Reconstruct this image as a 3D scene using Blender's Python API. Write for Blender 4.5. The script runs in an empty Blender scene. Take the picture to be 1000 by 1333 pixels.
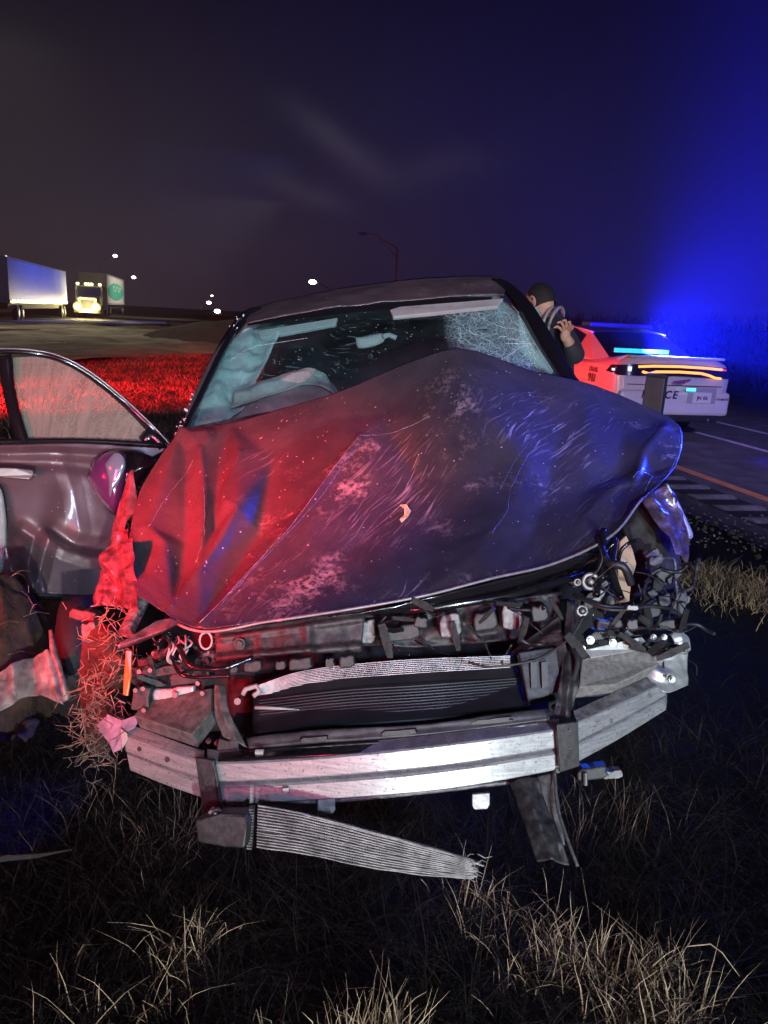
import bpy, bmesh, math, random
import numpy as np
from mathutils import Vector, Matrix, noise as mnoise
random.seed(7); rng = np.random.default_rng(7)
S = bpy.context.scene
C = S.collection
R = math.radians

# ---------------------------------------------------------------- camera
CAM_H = 1.5; FPX = 1000.0; PITCH = math.atan(0.255); ROLL = R(3.0)
F_ = Vector((0, math.cos(PITCH), -math.sin(PITCH)))
X_ = Vector((1, 0, 0)); U_ = X_.cross(F_)
CX = X_ * math.cos(ROLL) + U_ * math.sin(ROLL)
CY = U_ * math.cos(ROLL) - X_ * math.sin(ROLL)
CAM = Vector((0, 0, CAM_H))
cd = bpy.data.cameras.new('camera'); cam = bpy.data.objects.new('camera', cd); C.objects.link(cam)
m = Matrix((CX, CY, -F_)).transposed().to_4x4(); m.translation = CAM
cam.matrix_world = m
cd.sensor_fit = 'HORIZONTAL'; cd.sensor_width = 36.0; cd.lens = 36.0 * FPX / 1000.0
cd.clip_start = 0.02; cd.clip_end = 5000
S.camera = cam

# ---------------------------------------------------------------- night sky
w = bpy.data.worlds.new('World'); S.world = w; w.use_nodes = True
nt = w.node_tree; N = nt.nodes; L = nt.links; N.clear()
out = N.new('ShaderNodeOutputWorld'); bg = N.new('ShaderNodeBackground'); L.new(bg.outputs[0], out.inputs[0])
tc = N.new('ShaderNodeTexCoord')
sepw = N.new('ShaderNodeSeparateXYZ'); L.new(tc.outputs['Generated'], sepw.inputs[0])
def wmath(op, a, b=None, clamp=False):
    n = N.new('ShaderNodeMath'); n.operation = op; n.use_clamp = clamp
    for i, v in enumerate((a, b)):
        if v is None: continue
        if isinstance(v, (int, float)): n.inputs[i].default_value = v
        else: L.new(v, n.inputs[i])
    return n.outputs[0]
def wmix(f, a, b, mode='MIX'):
    n = N.new('ShaderNodeMix'); n.data_type = 'RGBA'; n.blend_type = mode
    if isinstance(f, (int, float)): n.inputs[0].default_value = f
    else: L.new(f, n.inputs[0])
    for i, v in ((6, a), (7, b)):
        if isinstance(v, tuple): n.inputs[i].default_value = (*v, 1)
        else: L.new(v, n.inputs[i])
    return n.outputs[2]
elev = N.new('ShaderNodeMapRange'); elev.inputs[1].default_value = 0.0; elev.inputs[2].default_value = 0.55
elev.interpolation_type = 'SMOOTHERSTEP'; L.new(sepw.outputs['Z'], elev.inputs[0])
# town glow low over the carriageway (warm grey), darker violet overhead
az = N.new('ShaderNodeMapRange'); az.inputs[1].default_value = -0.75; az.inputs[2].default_value = 0.35
az.interpolation_type = 'SMOOTHERSTEP'; L.new(sepw.outputs['X'], az.inputs[0])
low = wmix(az.outputs[0], (0.042, 0.029, 0.032), (0.014, 0.010, 0.040))
sky = wmix(elev.outputs[0], low, (0.0022, 0.0007, 0.0045))
# thin torn wisps of cloud
def wisp(cx, cy, dx, dy, lw, lh, amp):
    """one cloud streak: centre direction, streak direction, half sizes"""
    c = (CX * ((cx - 500) / FPX) - CY * ((cy - 666.5) / FPX) + F_).normalized()
    e = (CX * ((dx - 500) / FPX) - CY * ((dy - 666.5) / FPX) + F_).normalized()
    t = (e - c).normalized(); b = c.cross(t).normalized()
    nz = N.new('ShaderNodeTexNoise'); nz.inputs['Scale'].default_value = 9; nz.inputs['Detail'].default_value = 5
    L.new(tc.outputs['Generated'], nz.inputs['Vector'])
    def dot(v):
        n = N.new('ShaderNodeVectorMath'); n.operation = 'DOT_PRODUCT'; L.new(tc.outputs['Generated'], n.inputs[0]); n.inputs[1].default_value = v; return n.outputs['Value']
    a = wmath('DIVIDE', wmath('SUBTRACT', dot(t), c.dot(t)), lw)
    d = wmath('DIVIDE', wmath('ADD', wmath('SUBTRACT', dot(b), c.dot(b)), wmath('MULTIPLY', wmath('SUBTRACT', nz.outputs[0], 0.5), lh * 2.2)), lh)
    r2 = wmath('ADD', wmath('MULTIPLY', a, a), wmath('MULTIPLY', d, d))
    g = wmath('EXPONENT', wmath('MULTIPLY', r2, -1.0))
    return wmath('MULTIPLY', g, wmath('MULTIPLY', nz.outputs[0], amp))
ws = wmath('ADD', wisp(440, 190, 510, 240, 0.062, 0.018, 1.0), wisp(400, 255, 460, 275, 0.05, 0.013, 0.7))
ws = wmath('ADD', ws, wisp(560, 225, 620, 220, 0.07, 0.022, 0.4))
big = N.new('ShaderNodeTexNoise'); big.inputs['Scale'].default_value = 2.2; big.inputs['Detail'].default_value = 4; L.new(tc.outputs['Generated'], big.inputs['Vector'])
sky = wmix(wmath('MULTIPLY', big.outputs[0], 0.75), sky, (0.40, 0.40, 0.44), 'MULTIPLY')
sky = wmix(wmath('MULTIPLY', ws, 0.5, True), sky, (0.075, 0.06, 0.085))
# the physical sky, sun far below the horizon, adds what is left of skylight
nish = N.new('ShaderNodeTexSky'); nish.sky_type = 'NISHITA'; nish.sun_disc = False; nish.sun_elevation = R(-8); nish.sun_rotation = R(200)
sky = wmix(0.02, sky, nish.outputs[0], 'ADD')
L.new(sky, bg.inputs[0]); bg.inputs[1].default_value = 1.0

S.view_settings.view_transform = 'Standard'; S.view_settings.look = 'None'
S.view_settings.exposure = 0.0; S.view_settings.gamma = 1.0; S.view_settings.use_curve_mapping = False
cy = S.cycles
cy.max_bounces = 6; cy.diffuse_bounces = 2; cy.glossy_bounces = 3; cy.transmission_bounces = 4
cy.transparent_max_bounces = 10; cy.volume_bounces = 0; cy.sample_clamp_indirect = 3.0; cy.sample_clamp_direct = 0
cy.caustics_reflective = False; cy.caustics_refractive = False
cy.use_denoising = True; cy.use_light_tree = True
cy.use_adaptive_sampling = True; cy.adaptive_threshold = 0.015

def W(px, py, d):
    return CAM + (CX * ((px - 500) / FPX) - CY * ((py - 666.5) / FPX) + F_) * d
def ray(px, py):
    return CX * ((px - 500) / FPX) - CY * ((py - 666.5) / FPX) + F_
def G(px, py, z=0.0):
    r = ray(px, py); t = (z - CAM_H) / r.z
    return CAM + r * t

def lamp(name, kind, loc, target, energy, color, size=0.1, spot=None, blend=0.5):
    ld = bpy.data.lights.new(name, kind); o = bpy.data.objects.new(name, ld); C.objects.link(o)
    o.location = loc; ld.energy = energy; ld.color = color
    o.rotation_euler = (Vector(target) - Vector(loc)).to_track_quat('-Z', 'Y').to_euler()
    if kind == 'AREA':
        ld.shape = 'RECTANGLE'; ld.size = size[0]; ld.size_y = size[1]
    else: ld.shadow_soft_size = size
    if kind == 'SPOT': ld.spot_size = R(spot); ld.spot_blend = blend
    return o
# unseen emergency-vehicle headlamps and beacons, plus spots added to light single parts
lamp('headlamp_light', 'SPOT', (2.3, -7.0, 0.85), (0.2, 2.2, 0.75), 2500, (0.90, 1.0, 0.92), 0.10, 42, 0.7)
lamp('headlamp_light', 'SPOT', (0.9, -7.2, 0.85), (0.0, 2.2, 0.75), 700, (0.86, 0.96, 1.0), 0.10, 42, 0.7)
lamp('fill_light', 'SPOT', (1.6, -4.6, 3.4), (0.1, 2.8, 1.1), 1500, (0.55, 0.66, 1.0), 0.35, 26, 0.6)  # unseen fill added to bring out the dust on the bonnet
lamp('fill_light', 'SPOT', (-0.9, -5.0, 3.0), W(480, 450, 3.3), 400, (0.80, 0.97, 1.0), 0.2, 14, 0.5)  # unseen fill added to brighten the windscreen
lamp('unseen_red_spot', 'SPOT', (-3.6, -0.9, 2.1), W(226, 690, 2.35), 30000, (1.0, 0.010, 0.02), 0.38, 9.5, 0.9)
lamp('unseen_red_spot', 'SPOT', (-3.0, -0.6, 1.3), W(190, 955, 1.97), 260, (1.0, 0.015, 0.04), 0.1, 8, 0.8)  # added spot, reddens the left end of the beam
lamp('magenta_fill', 'SPOT', (-3.2, -5.5, 3.0), (-0.4, 1.7, 0.0), 220, (1.0, 0.14, 0.42), 0.4, 46, 1.0)  # unseen fill added to tint the dim ground purple-red
lamp('unseen_red_spot', 'SPOT', (-8.0, 5.5, 1.5), G(220, 497), 34000, (1.0, 0.014, 0.02), 0.1, 48, 1.0)
lamp('unseen_red_spot', 'SPOT', (-2.6, -6.5, 2.5), W(470, 385, 3.6), 700, (1.0, 0.25, 0.45), 0.3, 9, 1.0)  # added spot, reddens the roof edge
lamp('unseen_red_spot', 'SPOT', (-2.6, -6.5, 2.4), W(470, 590, 2.5), 2200, (1.0, 0.03, 0.10), 0.4, 14, 1.0)
lamp('unseen_red_spot', 'SPOT', (-2.2, -6.0, 1.7), (-1.6, 2.8, 0.95), 3000, (1.0, 0.05, 0.17), 0.5, 12, 0.7)  # added spot, reddens the open door
lamp('unseen_blue_spot', 'SPOT', (3.4, 4.2, 2.9), (0.82, 2.74, 1.22), 2600, (0.012, 0.03, 1.0), 0.30, 17, 0.9)
lamp('unseen_blue_spot', 'SPOT', (4.2, -1.2, 3.2), (0.98, 2.6, 1.1), 4200, (0.012, 0.03, 1.0), 0.30, 10, 0.9)
lamp('unseen_blue_spot', 'SPOT', (4.4, -6.5, 6.5), (5.2, 8.0, 0.0), 11000, (0.50, 0.42, 1.0), 0.25, 22, 0.9)  # unseen high spot added to brighten the road in pale violet

# ---------------------------------------------------------------- materials
def mat(name, base=(0.2, 0.2, 0.2), rough=0.6, metal=0.0, coat=0.0, emit=None, strength=0.0, var=0.0, vscale=8.0, base2=None,
        bump=0.0, bscale=40.0, spec=None):
    m = bpy.data.materials.new(name); m.use_nodes = True
    nt = m.node_tree; b = nt.nodes['Principled BSDF']
    b.inputs['Base Color'].default_value = (*base, 1); b.inputs['Roughness'].default_value = rough
    b.inputs['Metallic'].default_value = metal; b.inputs['Coat Weight'].default_value = coat
    if spec is not None: b.inputs['Specular IOR Level'].default_value = spec
    if emit and strength > 0.5: b.inputs['Base Color'].default_value = (0.02, 0.02, 0.02, 1)
    if emit:
        b.inputs['Emission Color'].default_value = (*emit, 1); b.inputs['Emission Strength'].default_value = strength
    tc = nt.nodes.new('ShaderNodeTexCoord')
    if var > 0 or base2:
        nz = nt.nodes.new('ShaderNodeTexNoise'); nz.inputs['Scale'].default_value = vscale; nz.inputs['Detail'].default_value = 6
        nz.inputs['Roughness'].default_value = 0.65
        nt.links.new(tc.outputs['Object'], nz.inputs['Vector'])
        rp = nt.nodes.new('ShaderNodeValToRGB'); nt.links.new(nz.outputs[0], rp.inputs[0])
        b2 = base2 or tuple(min(1, c * (1 + var)) for c in base)
        b1 = base if base2 else tuple(c * (1 - var) for c in base)
        rp.color_ramp.elements[0].position = 0.38; rp.color_ramp.elements[1].position = 0.64
        rp.color_ramp.elements[0].color = (*b1, 1); rp.color_ramp.elements[1].color = (*b2, 1)
        nt.links.new(rp.outputs[0], b.inputs['Base Color'])
    if bump > 0:
        bz = nt.nodes.new('ShaderNodeTexNoise'); bz.inputs['Scale'].default_value = bscale; bz.inputs['Detail'].default_value = 5
        nt.links.new(tc.outputs['Object'], bz.inputs['Vector'])
        bp = nt.nodes.new('ShaderNodeBump'); bp.inputs['Strength'].default_value = bump; bp.inputs['Distance'].default_value = 0.01
        nt.links.new(bz.outputs[0], bp.inputs['Height']); nt.links.new(bp.outputs[0], b.inputs['Normal'])
    return m

class NB:
    """tiny node-building helper"""
    def __init__(s, m): s.t = m.node_tree; s.n = s.t.nodes; s.l = s.t.links
    def new(s, ty, **k):
        n = s.n.new(ty)
        for a, v in k.items(): setattr(n, a, v)
        return n
    def put(s, v, sock):
        if v is None: return
        if isinstance(v, (int, float)): sock.default_value = v
        elif isinstance(v, tuple): sock.default_value = (*v, 1) if len(sock.default_value) == 4 and len(v) == 3 else v
        else: s.l.new(v, sock)
    def math(s, op, a, b=None, clamp=False):
        n = s.new('ShaderNodeMath', operation=op, use_clamp=clamp); s.put(a, n.inputs[0]); s.put(b, n.inputs[1]); return n.outputs[0]
    def mix(s, f, a, b, mode='MIX'):
        n = s.new('ShaderNodeMix', data_type='RGBA', blend_type=mode); s.put(f, n.inputs[0]); s.put(a, n.inputs[6]); s.put(b, n.inputs[7]); return n.outputs[2]
    def map(s, vec, loc=(0, 0, 0), rot=(0, 0, 0), scale=(1, 1, 1)):
        if rot != (0, 0, 0):          # turn first, then stretch, so streaks follow the turned axis
            r_ = s.new('ShaderNodeMapping'); s.l.new(vec, r_.inputs[0]); r_.inputs[2].default_value = rot; vec = r_.outputs[0]
        n = s.new('ShaderNodeMapping'); s.l.new(vec, n.inputs[0]); n.inputs[1].default_value = loc; n.inputs[3].default_value = scale; return n.outputs[0]
    def noise(s, vec, scale, detail=5, rough=0.6, dist=0.0):
        n = s.new('ShaderNodeTexNoise'); s.l.new(vec, n.inputs['Vector']); n.inputs['Scale'].default_value = scale
        n.inputs['Detail'].default_value = detail; n.inputs['Roughness'].default_value = rough; n.inputs['Distortion'].default_value = dist; return n.outputs[0]
    def ramp(s, v, a, b):
        n = s.new('ShaderNodeMapRange'); n.clamp = True; s.put(v, n.inputs[0]); n.inputs[1].default_value = a; n.inputs[2].default_value = b; return n.outputs[0]
    def voro(s, vec, scale, feature='F1', out='Distance'):
        n = s.new('ShaderNodeTexVoronoi', feature=feature); s.l.new(vec, n.inputs['Vector']); n.inputs['Scale'].default_value = scale; return n.outputs[out]

def car_paint(name, base, dust_amt=0.6, streak=1.0, metal=0.35, rough=0.33, coords='UV', mud=0.5, coat=0.35, gate=None):
    m = mat(name, base, rough, metal, coat=coat); b = m.node_tree.nodes['Principled BSDF']; q = NB(m)
    tc = q.new('ShaderNodeTexCoord'); uv = tc.outputs[coords]
    wob = q.new('ShaderNodeTexNoise'); q.l.new(uv, wob.inputs['Vector']); wob.inputs['Scale'].default_value = 2.2
    mx = q.new('ShaderNodeMix', data_type='VECTOR'); mx.inputs[0].default_value = 0.16; q.l.new(uv, mx.inputs[4]); q.l.new(wob.outputs['Color'], mx.inputs[5])
    wuv = mx.outputs[1]
    s1 = q.noise(q.map(wuv, rot=(0, 0, R(42)), scale=(4, 60, 1)), 1.6, 5, 0.7)
    s2 = q.noise(q.map(wuv, rot=(0, 0, R(58)), scale=(5, 80, 1)), 1.8, 3, 0.6)
    area = q.ramp(q.noise(wuv, 2.6, 3, 0.55), 0.45, 0.62)
    blot = q.ramp(q.noise(wuv, 9, 8, 0.75), 0.50, 0.64)
    fine = q.ramp(q.noise(uv, 60, 4, 0.7), 0.42, 0.62)
    st = q.math('MULTIPLY', q.math('MAXIMUM', q.ramp(s1, 0.55, 0.70), q.ramp(s2, 0.60, 0.70)), area, True)
    md = q.math('MULTIPLY', q.math('MULTIPLY', blot, fine), mud, True)
    if gate:      # mud and scrapes only where the bonnet met the ground: its front two thirds
        sg_ = q.new('ShaderNodeSeparateXYZ'); q.l.new(wuv, sg_.inputs[0])
        gt = q.math('MULTIPLY', q.ramp(sg_.outputs[1], gate[0], gate[1]), q.ramp(sg_.outputs[0], gate[2], gate[3]))
        st = q.math('MULTIPLY', st, gt); md = q.math('MULTIPLY', md, q.math('MULTIPLY', gt, q.ramp(q.noise(wuv, 3.3, 3), 0.44, 0.60)))
    drops = q.math('SUBTRACT', 1.0, q.ramp(q.voro(uv, 55), 0.10, 0.15))
    pick = q.ramp(q.noise(uv, 19, 2), 0.57, 0.60)
    sp = q.math('MULTIPLY', drops, pick, True)
    film = q.math('MULTIPLY', q.ramp(q.noise(wuv, 5, 6, 0.7), 0.3, 0.75), 0.12 * dust_amt)
    d = q.math('MAXIMUM', q.math('MULTIPLY', st, 0.7 * streak, True), md)
    d = q.math('MAXIMUM', d, sp); d = q.math('MAXIMUM', d, film, True)
    col = q.mix(d, base, (0.42, 0.39, 0.37)); col = q.mix(q.math('MULTIPLY', md, 0.9, True), col, (0.27, 0.215, 0.15)); q.l.new(col, b.inputs['Base Color'])
    rr = q.new('ShaderNodeMapRange'); q.l.new(d, rr.inputs[0]); rr.inputs[3].default_value = rough; rr.inputs[4].default_value = 0.85; q.l.new(rr.outputs[0], b.inputs['Roughness'])
    q.l.new(q.math('MULTIPLY', q.math('SUBTRACT', 1.0, d, True), metal), b.inputs['Metallic'])
    q.l.new(q.math('MULTIPLY', q.math('SUBTRACT', 1.0, d, True), coat), b.inputs['Coat Weight'])
    b.inputs['Coat Roughness'].default_value = 0.12
    bp = q.new('ShaderNodeBump'); bp.inputs['Strength'].default_value = 0.14; bp.inputs['Distance'].default_value = 0.003
    q.l.new(q.math('ADD', d, q.math('MULTIPLY', q.noise(uv, 14, 4), 0.8)), bp.inputs['Height']); q.l.new(bp.outputs[0], b.inputs['Normal'])
    return m

M = {}
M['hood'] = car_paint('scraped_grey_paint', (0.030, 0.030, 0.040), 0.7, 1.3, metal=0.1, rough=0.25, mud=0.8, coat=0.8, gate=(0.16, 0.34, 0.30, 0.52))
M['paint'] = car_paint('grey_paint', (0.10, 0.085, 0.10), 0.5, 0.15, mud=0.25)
M['door'] = car_paint('door_paint', (0.10, 0.058, 0.068), 0.6, 0.0, metal=0.2, rough=0.40, mud=0.08)
M['black'] = mat('black_plastic', (0.012, 0.012, 0.014), 0.5, var=0.5, vscale=25, bump=0.2)
M['black_dusty'] = mat('dusty_black_plastic', (0.012, 0.012, 0.014), 0.55, base2=(0.04, 0.038, 0.038), vscale=70, bump=0.12, bscale=60)
M['rubber'] = mat('rubber', (0.010, 0.010, 0.011), 0.75, var=0.4, bump=0.3)
M['gloss_black'] = mat('gloss_black', (0.008, 0.008, 0.01), 0.18, coat=0.5)
M['alu'] = mat('scuffed_aluminium', (0.26, 0.27, 0.27), 0.5, 0.5, base2=(0.42, 0.43, 0.42), vscale=22, bump=0.25, bscale=70)
M['alu_dark'] = mat('grimy_aluminium', (0.08, 0.078, 0.08), 0.55, 0.4, base2=(0.24, 0.24, 0.24), vscale=45, bump=0.3, bscale=90)
M['steel'] = mat('steel', (0.22, 0.22, 0.22), 0.35, 0.8, var=0.2)
M['primer'] = mat('speckled_grey_primer', (0.05, 0.048, 0.045), 0.7, base2=(0.13, 0.125, 0.12), vscale=45, bump=0.03)
M['fins'] = mat('radiator_fins', (0.25, 0.25, 0.24), 0.5, 0.4, base2=(0.55, 0.54, 0.52), vscale=30)
M['fins_dark'] = mat('dark_condenser', (0.010, 0.010, 0.012), 0.45, 0.2, var=0.4)
M['fabric'] = mat('airbag_fabric', (0.30, 0.42, 0.42), 0.9, var=0.15, bump=0.5, bscale=22)
M['dull_fabric'] = mat('dusty_airbag', (0.22, 0.25, 0.25), 0.9, var=0.3, bump=0.5, bscale=22)
M['dark_fabric'] = mat('dark_upholstery', (0.018, 0.017, 0.02), 0.9, var=0.3)
M['visor'] = mat('visor_cloth', (0.26, 0.30, 0.30), 0.85, var=0.12)
M['tan'] = mat('tan_insulation', (0.42, 0.29, 0.17), 0.85, var=0.2, bump=0.3)
M['orange'] = mat('orange_reflector', (0.75, 0.16, 0.03), 0.25, coat=0.6, var=0.2, vscale=40)
M['purple_plastic'] = mat('pale_plastic', (0.24, 0.20, 0.28), 0.45, var=0.3, vscale=30)
M['white_plastic'] = mat('white_plastic', (0.33, 0.33, 0.32), 0.5, var=0.1)
M['red_plastic'] = mat('torn_wreck_paint', (0.075, 0.05, 0.06), 0.3, 0.2, coat=0.6, var=0.6, vscale=30, bump=0.3)
M['dirt'] = mat('clay_dirt', (0.012, 0.007, 0.005), 0.95, base2=(0.055, 0.028, 0.018), vscale=14, bump=0.9, bscale=30)
M['straw'] = mat('dry_straw', (0.28, 0.20, 0.12), 0.8, base2=(0.64, 0.51, 0.36), vscale=14)
M['straw_dull'] = mat('dull_dead_grass', (0.006, 0.004, 0.004), 0.9, base2=(0.045, 0.028, 0.027), vscale=5)
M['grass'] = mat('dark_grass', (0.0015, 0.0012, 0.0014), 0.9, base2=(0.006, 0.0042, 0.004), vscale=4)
M['root'] = mat('root_straw', (0.05, 0.035, 0.028), 0.85, base2=(0.30, 0.22, 0.17), vscale=20)

# ---------------------------------------------------------------- object helpers
def link(name, me, m=None, parent=None):
    o = bpy.data.objects.new(name, me); C.objects.link(o)
    if m is not None: me.materials.append(m)
    if parent is not None: o.parent = parent; o.matrix_parent_inverse = parent.matrix_world.inverted()
    return o
def tag(o, label=None, cat=None, group=None, kind=None):
    if label: o['label'] = label
    if cat: o['category'] = cat
    if group: o['group'] = group
    if kind: o['kind'] = kind
    return o
def empty(name, loc=(0, 0, 0), rz=0.0, **k):
    o = bpy.data.objects.new(name, None); C.objects.link(o); o.empty_display_size = 0.1
    o.location = loc; o.rotation_euler = (0, 0, rz); o.matrix_world = Matrix.LocRotScale(Vector(loc), Matrix.Rotation(rz, 3, 'Z').to_quaternion(), None)
    tag(o, **k); return o
def raw(name, verts, faces, m=None, parent=None, smooth=False, uvs=None):
    me = bpy.data.meshes.new(name); me.from_pydata([tuple(v) for v in verts], [], faces); me.update()
    if uvs is not None:
        ul = me.uv_layers.new(name='UVMap')
        idx = np.empty(len(me.loops), dtype=np.int32); me.loops.foreach_get('vertex_index', idx)
        ul.data.foreach_set('uv', np.asarray(uvs, dtype=np.float32)[idx].ravel())
    if smooth: me.polygons.foreach_set('use_smooth', [True] * len(me.polygons))
    return link(name, me, m, parent)
def world_tree(o):
    return o.matrix_world

class MB:
    """collects shapes into one mesh"""
    def __init__(s): s.v = []; s.f = []
    def box(s, c, sz, rot=None):
        c = Vector(c); b = len(s.v)
        for i in range(8):
            p = Vector(((i & 1) - .5, ((i >> 1) & 1) - .5, ((i >> 2) & 1) - .5)); p = Vector((p.x * sz[0], p.y * sz[1], p.z * sz[2]))
            if rot is not None: p = rot @ p
            s.v.append(c + p)
        for q in ((0, 2, 3, 1), (4, 5, 7, 6), (0, 1, 5, 4), (2, 6, 7, 3), (0, 4, 6, 2), (1, 3, 7, 5)): s.f.append(tuple(b + i for i in q))
        return s
    def tube(s, pts, r, n=8, cap=True):
        pts = [Vector(p) for p in pts]; rr = r if isinstance(r, (list, tuple)) else [r] * len(pts)
        b = len(s.v); up = None
        for i, p in enumerate(pts):
            t = (pts[min(i + 1, len(pts) - 1)] - pts[max(i - 1, 0)]).normalized()
            if up is None:
                up = t.orthogonal().normalized()
            up = (up - t * up.dot(t)).normalized(); sd = t.cross(up)
            for k in range(n):
                a = 2 * math.pi * k / n; s.v.append(p + (up * math.cos(a) + sd * math.sin(a)) * rr[i])
        for i in range(len(pts) - 1):
            for k in range(n):
                s.f.append((b + i * n + k, b + i * n + (k + 1) % n, b + (i + 1) * n + (k + 1) % n, b + (i + 1) * n + k))
        if cap:
            s.f.append(tuple(b + k for k in range(n))[::-1]); s.f.append(tuple(b + (len(pts) - 1) * n + k for k in range(n)))
        return s
    def disc(s, c, axis, r, h, n=20, r2=None):
        axis = Vector(axis).normalized(); c = Vector(c)
        return s.tube([c - axis * h / 2, c + axis * h / 2], [r, r2 or r], n)
    def slab(s, pts, thick, nrm=None):
        """closed polygon with real thickness"""
        pts = [Vector(p) for p in pts]; n = len(pts)
        if nrm is None:
            nrm = Vector((0, 0, 0))
            for i in range(n):
                a = pts[i]; c = pts[(i + 1) % n]; nrm += (a - pts[0]).cross(c - pts[0])
            nrm.normalize()
        b = len(s.v); s.v += pts; s.v += [p - nrm * thick for p in pts]
        s.f.append(tuple(range(b, b + n))); s.f.append(tuple(range(b + 2 * n - 1, b + n - 1, -1)))
        for i in range(n): s.f.append((b + i, b + n + i, b + n + (i + 1) % n, b + (i + 1) % n))
        return s
    def ball(s, c, r, n=10):
        c = Vector(c); b = len(s.v); r = r if isinstance(r, (tuple, list)) else (r, r, r)
        for i in range(n + 1):
            th = math.pi * i / n
            for k in range(2 * n):
                ph = math.pi * k / n
                s.v.append(c + Vector((r[0] * math.sin(th) * math.cos(ph), r[1] * math.sin(th) * math.sin(ph), r[2] * math.cos(th))))
        for i in range(n):
            for k in range(2 * n):
                a = b + i * 2 * n + k; e = b + i * 2 * n + (k + 1) % (2 * n)
                s.f.append((a, a + 2 * n, e + 2 * n, e))
        return s
    def build(s, name, m, parent=None, smooth=False, bevel=0.0):
        o = raw(name, s.v, s.f, m, parent, smooth)
        if bevel > 0:
            bv = o.modifiers.new('bevel', 'BEVEL'); bv.width = bevel; bv.segments = 2; bv.limit_method = 'ANGLE'
        return o

def poly(px, thick, d=None):
    """outline given as (px, py, depth) -> slab"""
    return MB().slab([W(*p) for p in px], thick)
def seg_dist(P, a, b):
    a = np.array(a, float); b = np.array(b, float); ab = b - a
    t = np.clip(((P - a) @ ab) / (ab @ ab), 0, 1)
    q = a + t[..., None] * ab
    return np.linalg.norm(P - q, axis=-1), t
def poly_dist(P, pts):
    best = None
    for a, b in zip(pts[:-1], pts[1:]):
        dd, _ = seg_dist(P, a, b); best = dd if best is None else np.minimum(best, dd)
    return best
def resample(pts, n):
    """Catmull-Rom through control points, evenly in parameter"""
    p = np.array(pts, float); k = len(p)
    ext = np.vstack([2 * p[0] - p[1], p, 2 * p[-1] - p[-2]])
    out = []
    for t in np.linspace(0, k - 1, n):
        i = min(int(t), k - 2); f = t - i
        a, b, c, d = ext[i], ext[i + 1], ext[i + 2], ext[i + 3]
        out.append(0.5 * ((2 * b) + (-a + c) * f + (2 * a - 5 * b + 4 * c - d) * f * f + (-a + 3 * b - 3 * c + d) * f ** 3))
    return np.array(out)
def coons(top, bot, left, right, nu, nv):
    T = resample(top, nu); B = resample(bot, nu); Lc = resample(left, nv); Rc = resample(right, nv)
    u = np.linspace(0, 1, nu)[None, :, None]; v = np.linspace(0, 1, nv)[:, None, None]
    return ((1 - v) * T[None] + v * B[None] + (1 - u) * Lc[:, None] + u * Rc[:, None]
            - ((1 - u) * (1 - v) * T[0] + u * (1 - v) * T[-1] + (1 - u) * v * B[0] + u * v * B[-1]))
def to_world(g):
    a = np.array(CX), np.array(CY), np.array(F_)
    return (np.array(CAM) + (a[0] * ((g[..., 0:1] - 500) / FPX) - a[1] * ((g[..., 1:2] - 666.5) / FPX) + a[2]) * g[..., 2:3])
SURF = {}
def on_surface(o, pts, n=40, lift=0.0015):
    ref, P, nn = SURF[o.name]; out = []
    for x, y in resample([(a, b, 0) for a, b in pts], n)[:, :2]:
        k = int(np.argmin((ref[:, 0] - x) ** 2 + (ref[:, 1] - y) ** 2)); out.append(Vector(P[k] + nn[k] * lift))
    return out
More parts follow.
